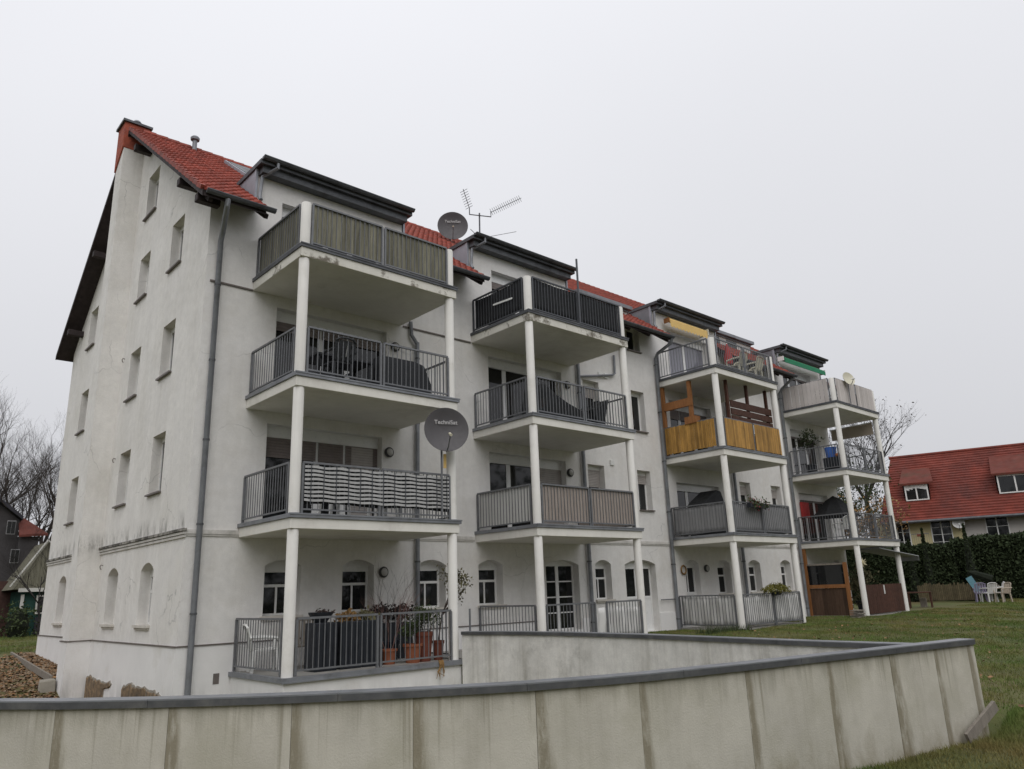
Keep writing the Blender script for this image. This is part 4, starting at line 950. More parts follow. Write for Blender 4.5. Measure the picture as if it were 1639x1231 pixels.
board_screen('pale_screen', 'pale greyish plank-like screens around the farthest top balcony', 3, 2, 'board_pale', .19, ('l','r'), gap=.014, din=-.04, piece='screen_panel', z0=.0, z1=1.0)
# ------------------------------------------------------------------ awnings
t = thing('rolled_awning', (18.1,-.3,8.0), 'rolled yellow awning with scalloped edge under the third dormer', 'awning')
MB().tube([(16.75,-.28,8.24),(19.15,-.28,8.24)], .085, 10).build('roll', 'yellow', t, True); MB().box(16.70,16.75,-.36,-.12,8.14,8.32).build('end_bracket', 'orange', t); MB().box(19.15,19.2,-.40,-.02,8.1,8.36).build('end_bracket', 'cream', t)
vs_ = []; n = 72
for q in range(n+1):
    x = 16.76+2.38*q/n; vs_ += [(x,-.372,8.22),(x,-.378,8.02-.075*abs(math.sin(q*math.pi/6)))]
o = MB().add(vs_, [(2*q,2*q+1,2*q+3,2*q+2) for q in range(n)]).build('valance', 'yellow', t); o.modifiers.new('thickness','SOLIDIFY').thickness = .006
t = thing('rolled_awning', (26.9,-.3,8.0), 'rolled green awning below the farthest dormer', 'awning')
MB().tube([(24.98,-.30,8.22),(28.75,-.30,8.22)], .10, 10).build('roll', 'green', t, True); MB().box(25.0,28.75,-.42,-.39,8.05,8.22).build('valance', 'green', t)
for x in (24.93, 28.78): MB().box(x-.025,x+.025,-.40,-.12,8.12,8.32).build('end_bracket', 'white', t)
t = thing('side_awning', (28.9,-1.2,4.9), 'beige cloth blind hanging across the farthest middle balcony end', 'awning')
MB().box(28.87,28.90,-2.1,-.2,4.93,5.44).build('cloth', 'cloth_beige', t); MB().tube([(28.88,-2.12,5.47),(28.88,-.15,5.43)], .03, 8).build('roll_bar', 'white', t)
t = thing('ground_awning', (29.4,-2.0,-.3), 'grey canvas awning jutting from the end of the farthest ground terrace', 'awning')
MB().add([(27.2,-2.26,-.06),(29.1,-.4,-.03),(30.7,-1.5,-.40),(29.9,-2.75,-.40),(27.2,-2.26,-.09),(29.1,-.4,-.06),(30.7,-1.5,-.43),(29.9,-2.75,-.43)], BF).build('canvas', 'greycloth', t)
MB().add([(29.9,-2.75,-.40),(30.7,-1.5,-.40),(30.7,-1.5,-.60),(29.9,-2.75,-.60)], [(0,1,2,3)]).build('valance', 'greycloth', t)
MB().bar((28.8,-2.1,-.25),(30.3,-2.1,-.42),.03).build('folding_arm', 'rail', t)
# ------------------------------------------------------------------ nearest stack: terrace
TZ = -2.66
chair((1.50,-.62,TZ), -.25, 'white slatted garden chair at the left end of the nearest terrace', 'white')
t = thing('garden_bench', (2.1,-.75,TZ), 'grey slatted wooden bench behind the white garden chair', 'bench')
for k in range(8): MB().box(2.05+k*.12,2.13+k*.12,-.42,-.39,TZ+.45,TZ+.98).build('back_slat', 'plank', t)
MB().box(2.0,3.0,-.43,-.38,TZ+.92,TZ+1.0).build('back_rail', 'plank', t)
for k in range(3): MB().box(2.0,3.0,-.9+k*.16,-.78+k*.16,TZ+.42,TZ+.45).build('seat_slat', 'plank', t)
for x in (2.05,2.95):
    for y in (-.86,-.42): MB().box(x-.03,x+.03,y-.03,y+.03,TZ,TZ+.42).build('leg', 'plank', t)
for x0_, x1_, l in ((1.98,2.46,'charcoal ribbed planter below the round dry bowl'), (2.55,3.02,'middle charcoal ribbed planter filled with dry grass'), (3.04,3.50,'charcoal ribbed planter nearest the terrace railing gap')):
    t = thing('tall_planter', ((x0_+x1_)/2,-1.6,TZ), l, 'planter')
    MB().box(x0_,x1_,-1.85,-1.4,TZ,TZ+.90).build('box', 'planter', t, bevel=.01)
    for k in range(6): MB().box(x0_+.02+k*(x1_-x0_-.04)/6,x0_+.02+(k+.6)*(x1_-x0_-.04)/6,-1.862,-1.852,TZ+.02,TZ+.88).build('rib', 'planter', t)
    if x0_ > 2.5:
        tips = [(Vector((random.uniform(x0_+.05,x1_-.05), random.uniform(-1.8,-1.45), TZ+.93+random.uniform(0,.1))), None) for _ in range(40)]
        leaves_at(tips, 5, .06, .04, 'dry_plants', 'dry' if x0_ < 3 else 'leaf_olive', t)
t = thing('dry_bowl', (2.2,-1.62,TZ+.9), 'dark bowl of withered plants on the first charcoal planter', 'bowl')
MB().lathe([(0,0),(.12,0),(.24,.16),(.25,.20),(.22,.19),(0,.17)], (2.2,-1.62,TZ+.901), 18).build('bowl', 'planter', t, True)
leaves_at([(Vector((2.2+random.uniform(-.2,.2),-1.62+random.uniform(-.2,.2),TZ+1.1)), None) for _ in range(30)], 3, .035, .03, 'dry_plants', 'twig', t)
potted((3.72,-1.75,TZ), .17, .30, 'terracotta', 'small terracotta pot with a tall reddish bare shrub', 'twig_pink', None, 1.25, 7)
potted((4.10,-1.2,TZ), .22, .42, 'navy', 'dark navy pot with a bare grey shrub by the downpipe', 'twig', None, 1.5, 4)
potted((4.50,-1.9,TZ), .20, .60, 'terra_dark', 'large dark terracotta pot with drooping leafy plants beside the column', 'twig', 'leaf', .5, 6)
potted((4.18,-1.95,TZ), .2, .38, 'terracotta', 'squat terracotta pot behind the right terrace railing', 'twig', 'leaf', .4, 4)
t = thing('flower_box', (4.3,-.55,TZ), 'dark planter of purple-brown foliage below the narrow arched window', 'flower box')
MB().box(3.95,5.0,-.75,-.4,TZ+.0,TZ+.78).build('box', 'planter', t, bevel=.01)
leaves_at([(Vector((random.uniform(3.95,5.0),random.uniform(-.8,-.4),TZ+.85+random.uniform(0,.28))), None) for _ in range(160)], 5, .05, .05, 'foliage', 'black', t)
t = thing('olive_shrub', (4.88,-1.9,TZ), 'sparse olive shrub reaching above the terrace railing past the column', 'potted plant'); pot_mesh(t, (4.88,-1.9,TZ), .13, .4, 'terra_dark'); mb = MB(); tips = []; mb.tube([(4.88,-1.9,TZ+.36),(4.95,-1.9,TZ+.7),(4.98,-1.9,TZ+.92)], .014, 6)
for d in ((.75,-.25,1),(.45,-.2,1),(1.0,-.1,.9),(.2,-.3,1)): twigs(mb, (4.98,-1.9,TZ+.9), d, .42, .014, 3, .5, 3, tips, 5)
mb.build('stems', 'twig', t, fix=False); leaves_at(tips, 4, .042, .05, 'foliage', 'leaf_olive', t)
t = thing('hanging_root', (4.55,-2.47,-2.72), 'withered brown roots hanging over the terrace edge', 'roots'); mb = MB()
for k in range(6): mb.tube([(4.5+k*.02,-2.44,-2.62),(4.5+k*.02,-2.475,-2.7),(4.5+random.uniform(-.12,.14),-2.48,-2.84),(4.5+random.uniform(-.2,.22),-2.48,-2.93-random.uniform(0,.08))], [.014,.014,.01,.004], 5)
mb.build('root', 'dry', t)
# nearest stack: upper floors
for x_, l in ((2.5,'white garden chair left behind the striped screen'), (3.7,'white garden chair right behind the striped screen')): chair((x_,-1.5,.29), 1.57, l, 'white')
t = thing('garden_table', (2.5,-1.35,3.09), 'dark rattan dining table on the nearest middle balcony', 'table')
MB().box(1.85,3.25,-1.75,-.95,3.76,3.82).build('table_top', 'rattan', t, bevel=.01)
for x_, y_ in ((1.92,-1.68),(3.18,-1.68),(1.92,-1.02),(3.18,-1.02)): MB().box(x_-.035,x_+.035,y_-.035,y_+.035,3.09,3.76).build('leg', 'rattan', t)
def rattan_chair(x, y, rz, l): chair((x,y,3.09), rz, l, 'rattan')
rattan_chair(2.2,-2.0,1.57,'dark rattan chair left at the railing side of the table'); rattan_chair(2.9,-.85,-1.57,'dark rattan chair at the wall side of the table')
t = thing('rattan_sofa', (4.1,-1.6,3.09), 'dark covered rattan sofa at the right end of the nearest middle balcony', 'sofa')
MB().prism([(3.35,-1.9,3.1),(4.75,-1.9,3.1),(4.75,-1.9,3.5),(4.55,-1.9,3.92),(4.3,-1.9,3.98),(3.35,-1.9,3.98)], (0,.35,0)).build('back', 'rattan', t, bevel=.02)
MB().box(3.35,4.75,-1.54,-1.0,3.1,3.5).build('seat', 'rattan', t, bevel=.02)
# second stack
t = thing('covered_lounger', (9.3,-1.5,3.09), 'black draped lounger with a high peak on the second stack', 'lounger')
pf = [(8.35,3.10),(8.3,3.5),(8.45,4.12),(8.6,4.14),(9.0,3.92),(9.5,3.72),(10.0,3.58),(10.4,3.55),(10.4,3.12)]
MB().prism([(x_,-1.85,z_) for x_, z_ in pf], (0,.7,0)).build('cover', 'black', t, bevel=.03)
t = thing('covered_chair', (10.9,-1.7,3.09), 'black draped folding chair beside the right column of the second stack', 'chair')
MB().prism([(x_,-2.0,z_) for x_, z_ in [(10.30,3.62),(10.55,3.72),(10.85,3.92),(11.05,4.02),(10.9,3.6),(10.75,3.1),(10.55,3.1)]], (0,.5,0)).build('cover', 'black', t, bevel=.02)
t = thing('covered_chair', (11.25,-1.4,3.09), 'upright black folded chair at the far corner of the second stack', 'chair')
MB().prism([(x_,-1.5,z_) for x_, z_ in [(11.0,3.1),(10.98,3.95),(11.1,4.1),(11.38,4.08),(11.42,3.1)]], (0,.35,0)).build('cover', 'black', t, bevel=.02)
potted((8.2,-2.0,3.09), .13, .25, 'planter', 'small dark pot at the left railing of the second stack', 'twig', None, .3, 3)
# third stack
t = thing('timber_frame', (16.4,-.7,3.09), 'orange timber windbreak posts on the third stack middle balcony', 'windbreak')
MB().box(16.21,16.33,-.14,-.03,3.09,5.58).build('post', 'orange', t); MB().box(16.22,16.34,-1.28,-1.16,3.95,5.58).build('post', 'orange', t)
MB().box(16.20,16.30,-1.3,-.14,4.70,4.98).build('beam', 'orange', t); MB().box(16.14,16.42,-1.45,-1.0,4.06,4.30).build('beam', 'orange', t)
t = thing('board_fence', (18.7,-2.1,4.1), 'brown stained board windbreak above the bamboo parapet', 'windbreak')
for k, (z0, z1) in enumerate(((4.62,4.86),(4.36,4.58),(4.14,4.32))): MB().box(17.3,20.0,-2.16,-2.12,z0,z1).build('board', 'brown', t)
for x_ in (17.25,18.55,19.85): MB().box(x_-.05,x_+.05,-2.11,-2.02,3.09,5.58).build('post', 'brown', t)
t = thing('covered_grill', (17.2,-.8,.29), 'black covered grill with sloping top on the third stack first floor', 'grill')
MB().prism([(x_,-1.2,z_) for x_, z_ in [(16.55,.29),(16.5,1.35),(16.65,1.45),(17.35,1.85),(17.6,1.83),(17.85,1.3),(17.85,.29)]], (0,.7,0)).build('cover', 'black', t, bevel=.03)
t = thing('flower_box', (17.9,-2.5,1.1), 'flower box with dark red flowers on the grey-screen railing', 'flower box')
MB().box(17.15,18.2,-2.56,-2.42,1.12,1.26).build('box', 'planter', t); tips = [(Vector((random.uniform(17.1,18.25),-2.52+random.uniform(-.1,.08),1.26+random.uniform(-.12,.12))), None) for _ in range(60)]
leaves_at(tips, 5, .045, .05, 'foliage', 'leaf', t); leaves_at(tips[:30], 3, .04, .06, 'flowers', 'petal', t)
t = thing('moss_cushion', (18.3,-2.5,-1.62), 'yellow-green hanging plant on the white-screened ground railing', 'potted plant')
MB().lathe([(0,0),(.16,.03),(.2,.14),(0,.15)], (18.25,-2.46,-1.72), 14).build('basket', 'planter', t, True)
tips = [(Vector((18.25+math.cos(a)*r_*.75, -2.48+math.sin(a)*r_*.25, -1.5+.16*(1-r_*r_)-random.uniform(0,.14))), None) for a, r_ in ((random.uniform(0,6.28), random.random()**.5) for _ in range(240))]
leaves_at(tips, 5, .035, .03, 'foliage', 'moss', t)
t = thing('door_wreath', (16.72,-.06,-.78), 'small brown wreath beside the dark door of the third stack', 'wreath'); MB().lathe([(.11,0),(.14,.03),(.17,0),(.14,-.03),(.11,0)], (16.62,-.05,-.78), 16, (0,1,0)).build('ring', 'dry', t, True)
for x_, l in ((18.4,'pale chair left behind the third stack top railing'), (19.5,'pale chair right behind the third stack top railing')): chair((x_,-1.9,5.89), 1.57, l, 'cream')
t = thing('parasol', (18.9,-1.3,5.89), 'folded red parasol on the third stack top balcony', 'parasol')
MB().tube([(18.9,-1.3,5.89),(18.9,-1.3,7.5)], .025, 8).build('pole', 'white', t); MB().lathe([(.04,1.55),(.17,.95),(.14,.75),(.0,.75)], (18.9,-1.3,5.89), 10).build('folded_cloth', 'red', t, True)
# fourth stack
t = thing('parasol', (26.2,-1.0,.29), 'black drooping parasol on the farthest first-floor balcony', 'parasol')
MB().tube([(26.2,-1.0,.29),(26.2,-1.0,2.1)], .025, 8).build('pole', 'rail_dark', t); MB().lathe([(.02,1.85),(.35,1.66),(.75,1.2),(1.02,.98),(.7,1.1),(0,1.25)], (26.2,-1.1,.29), 8).build('canopy', 'black', t)
chair((25.6,-1.6,.29), 1.2, 'white plastic chair under the black drooping parasol', 'white')
tag(MB().box(25.3,25.9,-.14,-.05,1.3,1.95).build('red_towel', 'red'), 'red towel behind the black drooping parasol', 'towel')
t = thing('tall_plant', (25.2,-.8,3.09), 'dark leafy climbing plant in the left corner of the farthest middle balcony', 'potted plant'); pot_mesh(t, (25.25,-.8,3.09), .2, .35, 'planter'); mb = MB(); tips = []
for k in range(4): twigs(mb, (25.25,-.8,3.4), (random.uniform(-.1,.1),random.uniform(-.1,.1),1), .55, .012, 3, .3, 3, tips, 4)
mb.build('stems', 'twig', t, fix=False); leaves_at(tips, 5, .05, .05, 'foliage', 'hedge_leaf', t)
tag(MB().lathe([(0,0),(.2,0),(.24,.42),(.22,.42),(.19,.05),(0,.05)], (25.22,-1.75,3.6), 14).build('blue_tub', 'blue', None, True), 'bright blue tub on the farthest middle balcony', 'tub')
tag(MB().box(25.05,25.4,-2.1,-1.45,3.09,3.6).build('storage_box', 'planter', None, bevel=.01), 'dark box carrying the blue tub and the pumpkins', 'box')
for x_, y_, r_, l in ((25.2,-2.02,.10,'orange pumpkin nearest the corner column'), (25.27,-1.9,.09,'small orange pumpkin beside the blue tub')):
    tag(MB().lathe([(0,0),(r_*.8,.01),(r_*1.15,r_*.7),(r_*.9,r_*1.3),(r_*.2,r_*1.4),(0,r_*1.6)], (x_,y_-.0,3.6), 10).build('pumpkin', 'pumpkin', None, True), l, 'pumpkin')
for x_, l in ((25.7,'dark chair near the left of the farthest top balcony'), (27.0,'dark chair in the middle of the farthest top balcony')): chair((x_,-1.4,5.89), 1.9, l, 'rattan')
# timber wind shelter on the ground terrace of the fourth stack
t = thing('wind_shelter', (25.0,-1.0,-2.66), 'orange framed plank wind shelter with clear window on the far ground terrace', 'wind shelter')
MB().box(24.92,25.06,-.16,-.02,-2.66,-.02).build('post', 'orange', t); MB().box(24.93,25.05,-1.80,-1.68,-2.66,-.62).build('post', 'orange', t); MB().box(24.93,25.05,-1.68,-.16,-1.60,-1.46).build('sill_beam', 'orange', t); MB().box(24.95,25.03,-1.68,-.16,-.70,-.64).build('top_batten', 'plank', t)
for k in range(9): MB().box(24.97,25.01,-.16-.168*(k+1)+.006,-.16-.168*k,-2.66,-1.605).build('plank', 'rough_wood', t)
MB().box(24.985,24.99,-1.68,-.16,-1.46,-.70).build('clear_panel', 'glass', t)
t = thing('terrace_gate', (27.0,-2.3,-2.66), 'dark brown plank gate with white bolt between the far columns', 'gate')
for k in range(18): MB().box(25.35+k*.188,25.35+k*.188+.18,-2.30,-2.27,-2.62,-1.52).build('plank', 'brown', t)
for z_ in (-1.62,-2.5): MB().box(25.3,28.75,-2.265,-2.235,z_-.05,z_+.05).build('rail', 'brown', t)
MB().box(26.9,26.96,-2.33,-2.305,-1.9,-1.55).build('bolt', 'white', t)
t = thing('plank_stack', (24.9,-2.3,-2.7), 'low stack of pale slats beside the orange wind shelter', 'slats')
for k in range(5): MB().box(24.15,24.8,-2.35+.05*(k%2),-2.05,-2.70+k*.06,-2.665+k*.06).build('slat', 'plank', t)
t = thing('paper_star', (25.62,-2.16,-.7), 'pale yellow paper star hanging at the far corner column', 'star'); c = Vector((25.62,-2.16,-.66)); mb = MB()
for k in range(14):
    a = k*2.4; h = 1-2*(k+.5)/14; d = Vector((math.cos(a)*math.sqrt(1-h*h), math.sin(a)*math.sqrt(1-h*h), h)); q = d.orthogonal().normalized(); w = d.cross(q)
    mb.add([c+q*.06,c-q*.03+w*.05,c-q*.03-w*.05,c+d*.22], [(0,1,3),(1,2,3),(2,0,3)])
mb.build('spikes', 'star', t)
t = thing('garden_bush', (27.4,-1.2,-2.66), 'grey-green bushy plant inside the far ground terrace', 'potted plant'); pot_mesh(t, (27.4,-1.2,-2.66), .3, .5, 'planter')
leaves_at([(Vector((27.4+random.gauss(0,.28),-1.2+random.gauss(0,.25),-1.5+random.gauss(0,.36))), None) for _ in range(220)], 6, .06, .06, 'foliage', 'leaf_olive', t)
#@@PART3
# ------------------------------------------------------------------ red-roofed house beyond the lawn
CX, CY = -5.42877, -15.9133; AZ = math.radians(72.7)
UU = Vector((math.cos(AZ), -math.sin(AZ), 0)); NN = Vector((math.sin(AZ), math.cos(AZ), 0)); OO = Vector((CX, CY, 0))+NN*54
def H(s, d, z): return OO+UU*s+NN*d+Vector((0,0,z))
def hbox(mb, s0, s1, d0, d1, z0, z1):
    mb.add([H(s0,d0,z0),H(s1,d0,z0),H(s1,d1,z0),H(s0,d1,z0),H(s0,d0,z1),H(s1,d0,z1),H(s1,d1,z1),H(s0,d1,z1)], BF); return mb
rh = thing('row_house', tuple(H(3,4,-2.6)), 'yellow and pale row house under a wide red tiled roof with two dormers', 'house')
hbox(MB(), -5.0,-.25,0,8.6,-2.9,2.4).build('wall', 'far_yellow', rh); hbox(MB(), -.24,14,0.02,8.6,-2.9,2.4).build('wall', 'far_white', rh)
RT = [(-.65,2.05),(4.2,6.68)]                                         # eaves and ridge (d,z)
sl_ = (RT[1][1]-RT[0][1])/(RT[1][0]-RT[0][0]); nr = 26; mb = MB(); mo = MB()
def se(f): return -5.5+f*1.5
rl = (lambda f: -4.75+.85*f)
rf = None
V0 = []
for k in range(nr):
    f0, f1 = k/nr, (k+1)/nr; d0 = RT[0][0]+(RT[1][0]-RT[0][0])*f0; d1 = RT[0][0]+(RT[1][0]-RT[0][0])*f1; z0 = RT[0][1]+(RT[1][1]-RT[0][1])*f0; z1 = RT[0][1]+(RT[1][1]-RT[0][1])*f1
    n = 60; s0, s1 = rl(f0), 14; vs_ = []
    for q in range(n+1):
        s_ = s0+(s1-s0)*q/n; j = .012*math.sin(q*2.1+k*1.7)+.01*random.random(); vs_ += [H(s_,d0-.03,z0+.06+j), H(s_,d1,z1+.0), H(s_,d0-.03,z0-.02)]
    mb.add(vs_, [(3*q,3*q+3,3*q+4,3*q+1) for q in range(n)]+[(3*q+2,3*q+5,3*q+3,3*q) for q in range(n)])
rf = MB().add([H(rl(0),-.6,1.98),H(14,-.6,1.98),H(14,4.2,6.6),H(rl(1),4.2,6.6),H(14,9.2,1.98),H(rl(0),9.2,1.98)], [(0,1,2,3),(3,2,4,5),(0,3,5),(1,4,2),(0,5,4,1)]).build('roof', 'far_tile_dimmed', rh)
tag(mb.build('tile_courses', 'far_tile', rf, fix=False), kind='stuff')
MB().tube([H(rl(1)-.1,4.2,6.72),H(14,4.2,6.72)], .11, 8).build('ridge', 'far_tile', rf)
MB().tube([H(-4.7,-.72,2.0),H(14,-.72,2.0)], .09, 8).build('gutter', 'zinc_dark', rh)
def roofz(d): return RT[0][1]+(d-RT[0][0])*sl_
def hood(s0, s1, zb, zt, zh, wl):
    """sloped dormer: tiled hood, cheeks, white window"""
    db = RT[0][0]+(zb-RT[0][1])/sl_-.05; dt = RT[0][0]+(zh-RT[0][1])/sl_
    dm = MB().add([H(s0-.25,db-.25,zt),H(s1+.35,db-.25,zt),H(s1+.2,dt,zh),H(s0-.1,dt,zh),H(s0-.25,db-.25,zt-.12),H(s1+.35,db-.25,zt-.12),H(s1+.2,dt,zh-.2),H(s0-.1,dt,zh-.2)], BF).build('dormer_hood', 'far_tile_dimmed', rh)
    MB().add([H(s0-.08,db-.08,zb-.05),H(s0-.08,db-.08,zt),H(s0-.08,dt,zh)], [(0,1,2)]).build('cheek', 'far_tile_dimmed', dm); MB().add([H(s1+.08,db-.08,zb-.05),H(s1+.08,db-.08,zt),H(s1+.08,dt,zh)], [(0,1,2)]).build('cheek', 'far_tile_dimmed', dm)
    w = MB(); hbox(w, s0,s1,db-.1,db-.02,zb,zb+.07); hbox(w, s0,s1,db-.1,db-.02,zt-.2,zt-.1); hbox(w, s0,s0+.08,db-.1,db-.02,zb+.07,zt-.2); hbox(w, s1-.08,s1,db-.1,db-.02,zb+.07,zt-.2); c = (s0+s1)/2; hbox(w, c-.04,c+.04,db-.1,db-.02,zb+.07,zt-.2)
    o = w.build('window', 'white', rh)
    hbox(MB(), s0+.08,c-.04,db-.06,db-.04,zb+.07,zt-.2).build('pane', 'glass', o); hbox(MB(), c+.04,s1-.08,db-.06,db-.04,zb+.07,zt-.2).build('pane', 'glass', o)
    if wl:
        m_ = MB()
        for k in range(6):
            q0 = s0+.08+(s1-s0-.16)*k/6; q1 = s0+.08+(s1-s0-.16)*(k+1)/6; h_ = .12+.14*abs(k-2.5)/2.5
            m_.add([H(q0,db-.065,zt-.2),H(q1,db-.065,zt-.2),H(q1,db-.065,zt-.2-h_),H(q0,db-.065,zt-.2-h_*.8)], [(0,1,2,3)])
        m_.build('lace_curtain', 'white', o)
hood(-3.16,-1.84, 3.40, 4.50, 5.75, True); hood(1.92,3.75, 3.40, 4.62, 6.1, False)
def fdoor2(s0, s1, z0, z1, split, frame_left=True):
    fr = MB(); e = .06; hbox(fr, s0,s1,-.06,0.01,z1-e,z1); hbox(fr, s0,s1,-.06,.01,z0,z0+e)
    for s_ in [s0,s1-e]+[x-e/2 for x in split]: hbox(fr, s_,s_+e,-.06,.012,z0+e,z1-e)
    for k in (1,2,3): hbox(fr, s0+e,s1-e,-.05,-.035,z0+(z1-z0)*k/4-.012,z0+(z1-z0)*k/4+.012)
    o = fr.build('terrace_door', 'white', rh); hbox(MB(), s0+e,s1-e,-.03,-.01,z0+e,z1-e).build('pane', 'glass', o)
fdoor2(-3.95,-3.2,-.3,2.02,[-3.62]); fdoor2(-2.05,-.9,.3,2.05,[-1.47]); fdoor2(.86,2.05,-.3,2.05,[1.44]); fdoor2(3.4,4.3,-.3,2.05,[3.85])
t = MB(); hbox(t, -3.1,-2.15,-1.15,-1.12,1.22,1.26)
for k in range(9): hbox(t, -3.1+k*.115,-3.09+k*.115,-1.145,-1.125,.35,1.22)
t.build('balcony_rail', 'rail', rh)
hbox(MB(), -2.8,-2.4,-1.3,-1.1,1.08,1.22).build('flower_box', 'terra_dark', rh)
sat_dish(tuple(H(-.52,-.45,1.78)), .33, -1.1, .15, 'white', 'white satellite dish on the yellow row house wall', None, (tuple(H(-.5,-.02,1.35)), tuple(H(-.5,-.3,1.5))))
# hedge, small conifers
def leaf_box(s0, s1, d0, d1, z0, zt, n, size):
    s_ = RNG.uniform(s0, s1, n); f = RNG.random(n); zt_ = zt(s_); top = RNG.random(n) < .3
    z_ = np.where(top, zt_+RNG.normal(0,.06,n), z0+(zt_-z0)*RNG.random(n)); d_ = np.where(top, d0+(d1-d0)*f, d0+RNG.normal(0,.10,n))
    b = np.array(OO)[None]+np.array(UU)[None]*s_[:,None]+np.array(NN)[None]*d_[:,None]; b[:,2] = z_; return b
def hedge(label, s0, s1, d0, d1, z0, zt, n, size=.085):
    t = thing('hedge', tuple(H((s0+s1)/2, (d0+d1)/2, z0)), label, 'hedge'); m_ = 14
    vs_ = []
    for k in range(m_+1):
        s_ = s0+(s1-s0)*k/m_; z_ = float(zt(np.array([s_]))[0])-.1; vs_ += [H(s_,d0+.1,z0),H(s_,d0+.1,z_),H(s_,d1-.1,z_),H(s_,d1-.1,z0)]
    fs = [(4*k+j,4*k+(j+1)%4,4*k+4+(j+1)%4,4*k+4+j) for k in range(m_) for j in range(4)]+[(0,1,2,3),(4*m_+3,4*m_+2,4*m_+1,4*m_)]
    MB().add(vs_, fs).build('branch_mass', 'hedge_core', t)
    b = leaf_box(s0,s1,d0,d1,z0,zt,n,size); k = len(b); u = RNG.normal(0,1,(k,3)); u /= np.linalg.norm(u,axis=1)[:,None]; v = np.cross(u, RNG.normal(0,1,(k,3))); v /= np.linalg.norm(v,axis=1)[:,None]
    sz = RNG.uniform(.5,1.2,k)[:,None]*size; V_ = np.stack([b-u*sz,b-v*sz*.6,b+u*sz,b+v*sz*.6],1).reshape(-1,3)-np.array(t.location)
    np_obj('foliage', np_mesh('foliage', V_, np.arange(4*k).reshape(-1,4), 'hedge_leaf'), t)
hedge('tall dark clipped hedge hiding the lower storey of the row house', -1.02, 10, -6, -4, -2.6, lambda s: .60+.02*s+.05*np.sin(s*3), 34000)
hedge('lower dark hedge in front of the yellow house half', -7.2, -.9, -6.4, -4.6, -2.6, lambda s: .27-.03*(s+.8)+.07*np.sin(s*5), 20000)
def conifer(s, d, z0, h, r, label):
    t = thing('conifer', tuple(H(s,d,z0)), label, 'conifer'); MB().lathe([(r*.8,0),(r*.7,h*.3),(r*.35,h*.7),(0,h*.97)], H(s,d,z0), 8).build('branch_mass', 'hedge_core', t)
    n = 900; f = RNG.random(n)**.7; a = RNG.uniform(0,6.28,n); rr = r*(1-f)*(.8+.3*RNG.random(n)); b = np.stack([rr*np.cos(a),rr*np.sin(a),f*h],1)
    u = RNG.normal(0,1,(n,3)); u /= np.linalg.norm(u,axis=1)[:,None]; v = np.cross(u,RNG.normal(0,1,(n,3))); v /= np.linalg.norm(v,axis=1)[:,None]; sz = RNG.uniform(.05,.11,n)[:,None]
    np_obj('foliage', np_mesh('foliage', np.stack([b-u*sz,b-v*sz*.6,b+u*sz,b+v*sz*.6],1).reshape(-1,3), np.arange(4*n).reshape(-1,4), 'hedge_leaf'), t)
for s_, h_, r_, l in ((-2.25,3.75,.32,'narrow conifer tip before the yellow wall'), (-.27,3.85,.38,'narrow conifer beside the white house dish'), (-3.0,3.2,.32,'short conifer left in the lower hedge')): conifer(s_, -6.6, -2.5, h_, r_, l)
# wattle fence
t = thing('wattle_fence', tuple(H(-1.2,-8,-2.45)), 'low brown wattle fence at the end of the lawn', 'fence')
for k in range(34):
    s_ = -2.85+k*.084; h_ = .84+random.uniform(-.08,.06); hbox(MB(), s_,s_+.07,-8.02,-7.98,-2.5,-2.5+h_).build('stake', 'wicker', t)
for z_ in (-2.2,-1.85): MB().bar(H(-2.85,-7.95,z_),H(.05,-7.95,z_),.03,.05).build('rail', 'wicker', t)
def gz(v): return float(ground_z(v.x, v.y))
p = H(-2.5,-13,0); t = thing('garden_table', (p.x,p.y,gz(p)), 'small dark brown garden table before the wattle fence', 'table'); q = gz(p)
hbox(MB(), -3.0,-2.0,-13.3,-12.7,q+.68,q+.73).build('table_top', 'brown', t)
for s_ in (-2.95,-2.05):
    for d_ in (-13.25,-12.75): MB().bar(H(s_,d_,q),H(s_,d_,q+.68),.05).build('leg', 'brown', t)
p = H(-2.4,-12.6,0); tag(hbox(MB(), -2.55,-2.27,-12.6,-12.4,gz(p),gz(p)+.42).build('storage_crate', 'plank'), 'pale crate standing under the brown garden table', 'crate')
for s_, d_, rz, m_, l in ((-.05,-8.8,.4,'lilac','lilac cushioned garden chair leftmost in the white group'), (.30,-9.1,.9,'cloth_white','white garden chair next to the lilac one'), (.62,-8.8,2.0,'cloth_white','white garden chair turned towards the hedge'), (.86,-9.3,2.6,'cloth_beige','beige garden chair at the right end of the group')):
    p = H(s_,d_,0); chair((p.x,p.y,gz(p)), rz, l, m_)
p = H(-.3,-8,0); t = thing('sun_lounger', (p.x,p.y,gz(p)), 'turquoise and white sun lounger with raised back near the hedge', 'lounger'); q = gz(p)
MB().bar(H(-.45,-8,q+1.2),H(-.1,-8.1,q+.45),.3,.05,tuple(NN)).build('backrest', 'turq', t); MB().bar(H(-.1,-8.1,q+.45),H(.5,-8.3,q+.40),.5,.05).build('seat', 'white', t)
for s_ in (-.1,.4):
    for d_ in (-8.3,-7.9): MB().bar(H(s_,d_,q),H(s_,d_,q+.42),.04).build('leg', 'white', t)
p = H(.1,-7.4,0); t = thing('parasol', (p.x,p.y,gz(p)), 'toppled dark parasol lying over the white garden chairs', 'parasol'); q = gz(p)
MB().tube([H(-.35,-7.4,q+1.42),H(.95,-7.6,q+.62)], .03, 6).build('pole', 'plank', t); MB().lathe([(.03,.0),(.16,.3),(.24,1.1),(0,1.15)], H(-.45,-7.4,q+1.48), 8, tuple(UU*.9+Vector((0,0,-.4)))).build('folded_cloth', 'hedge_core', t)
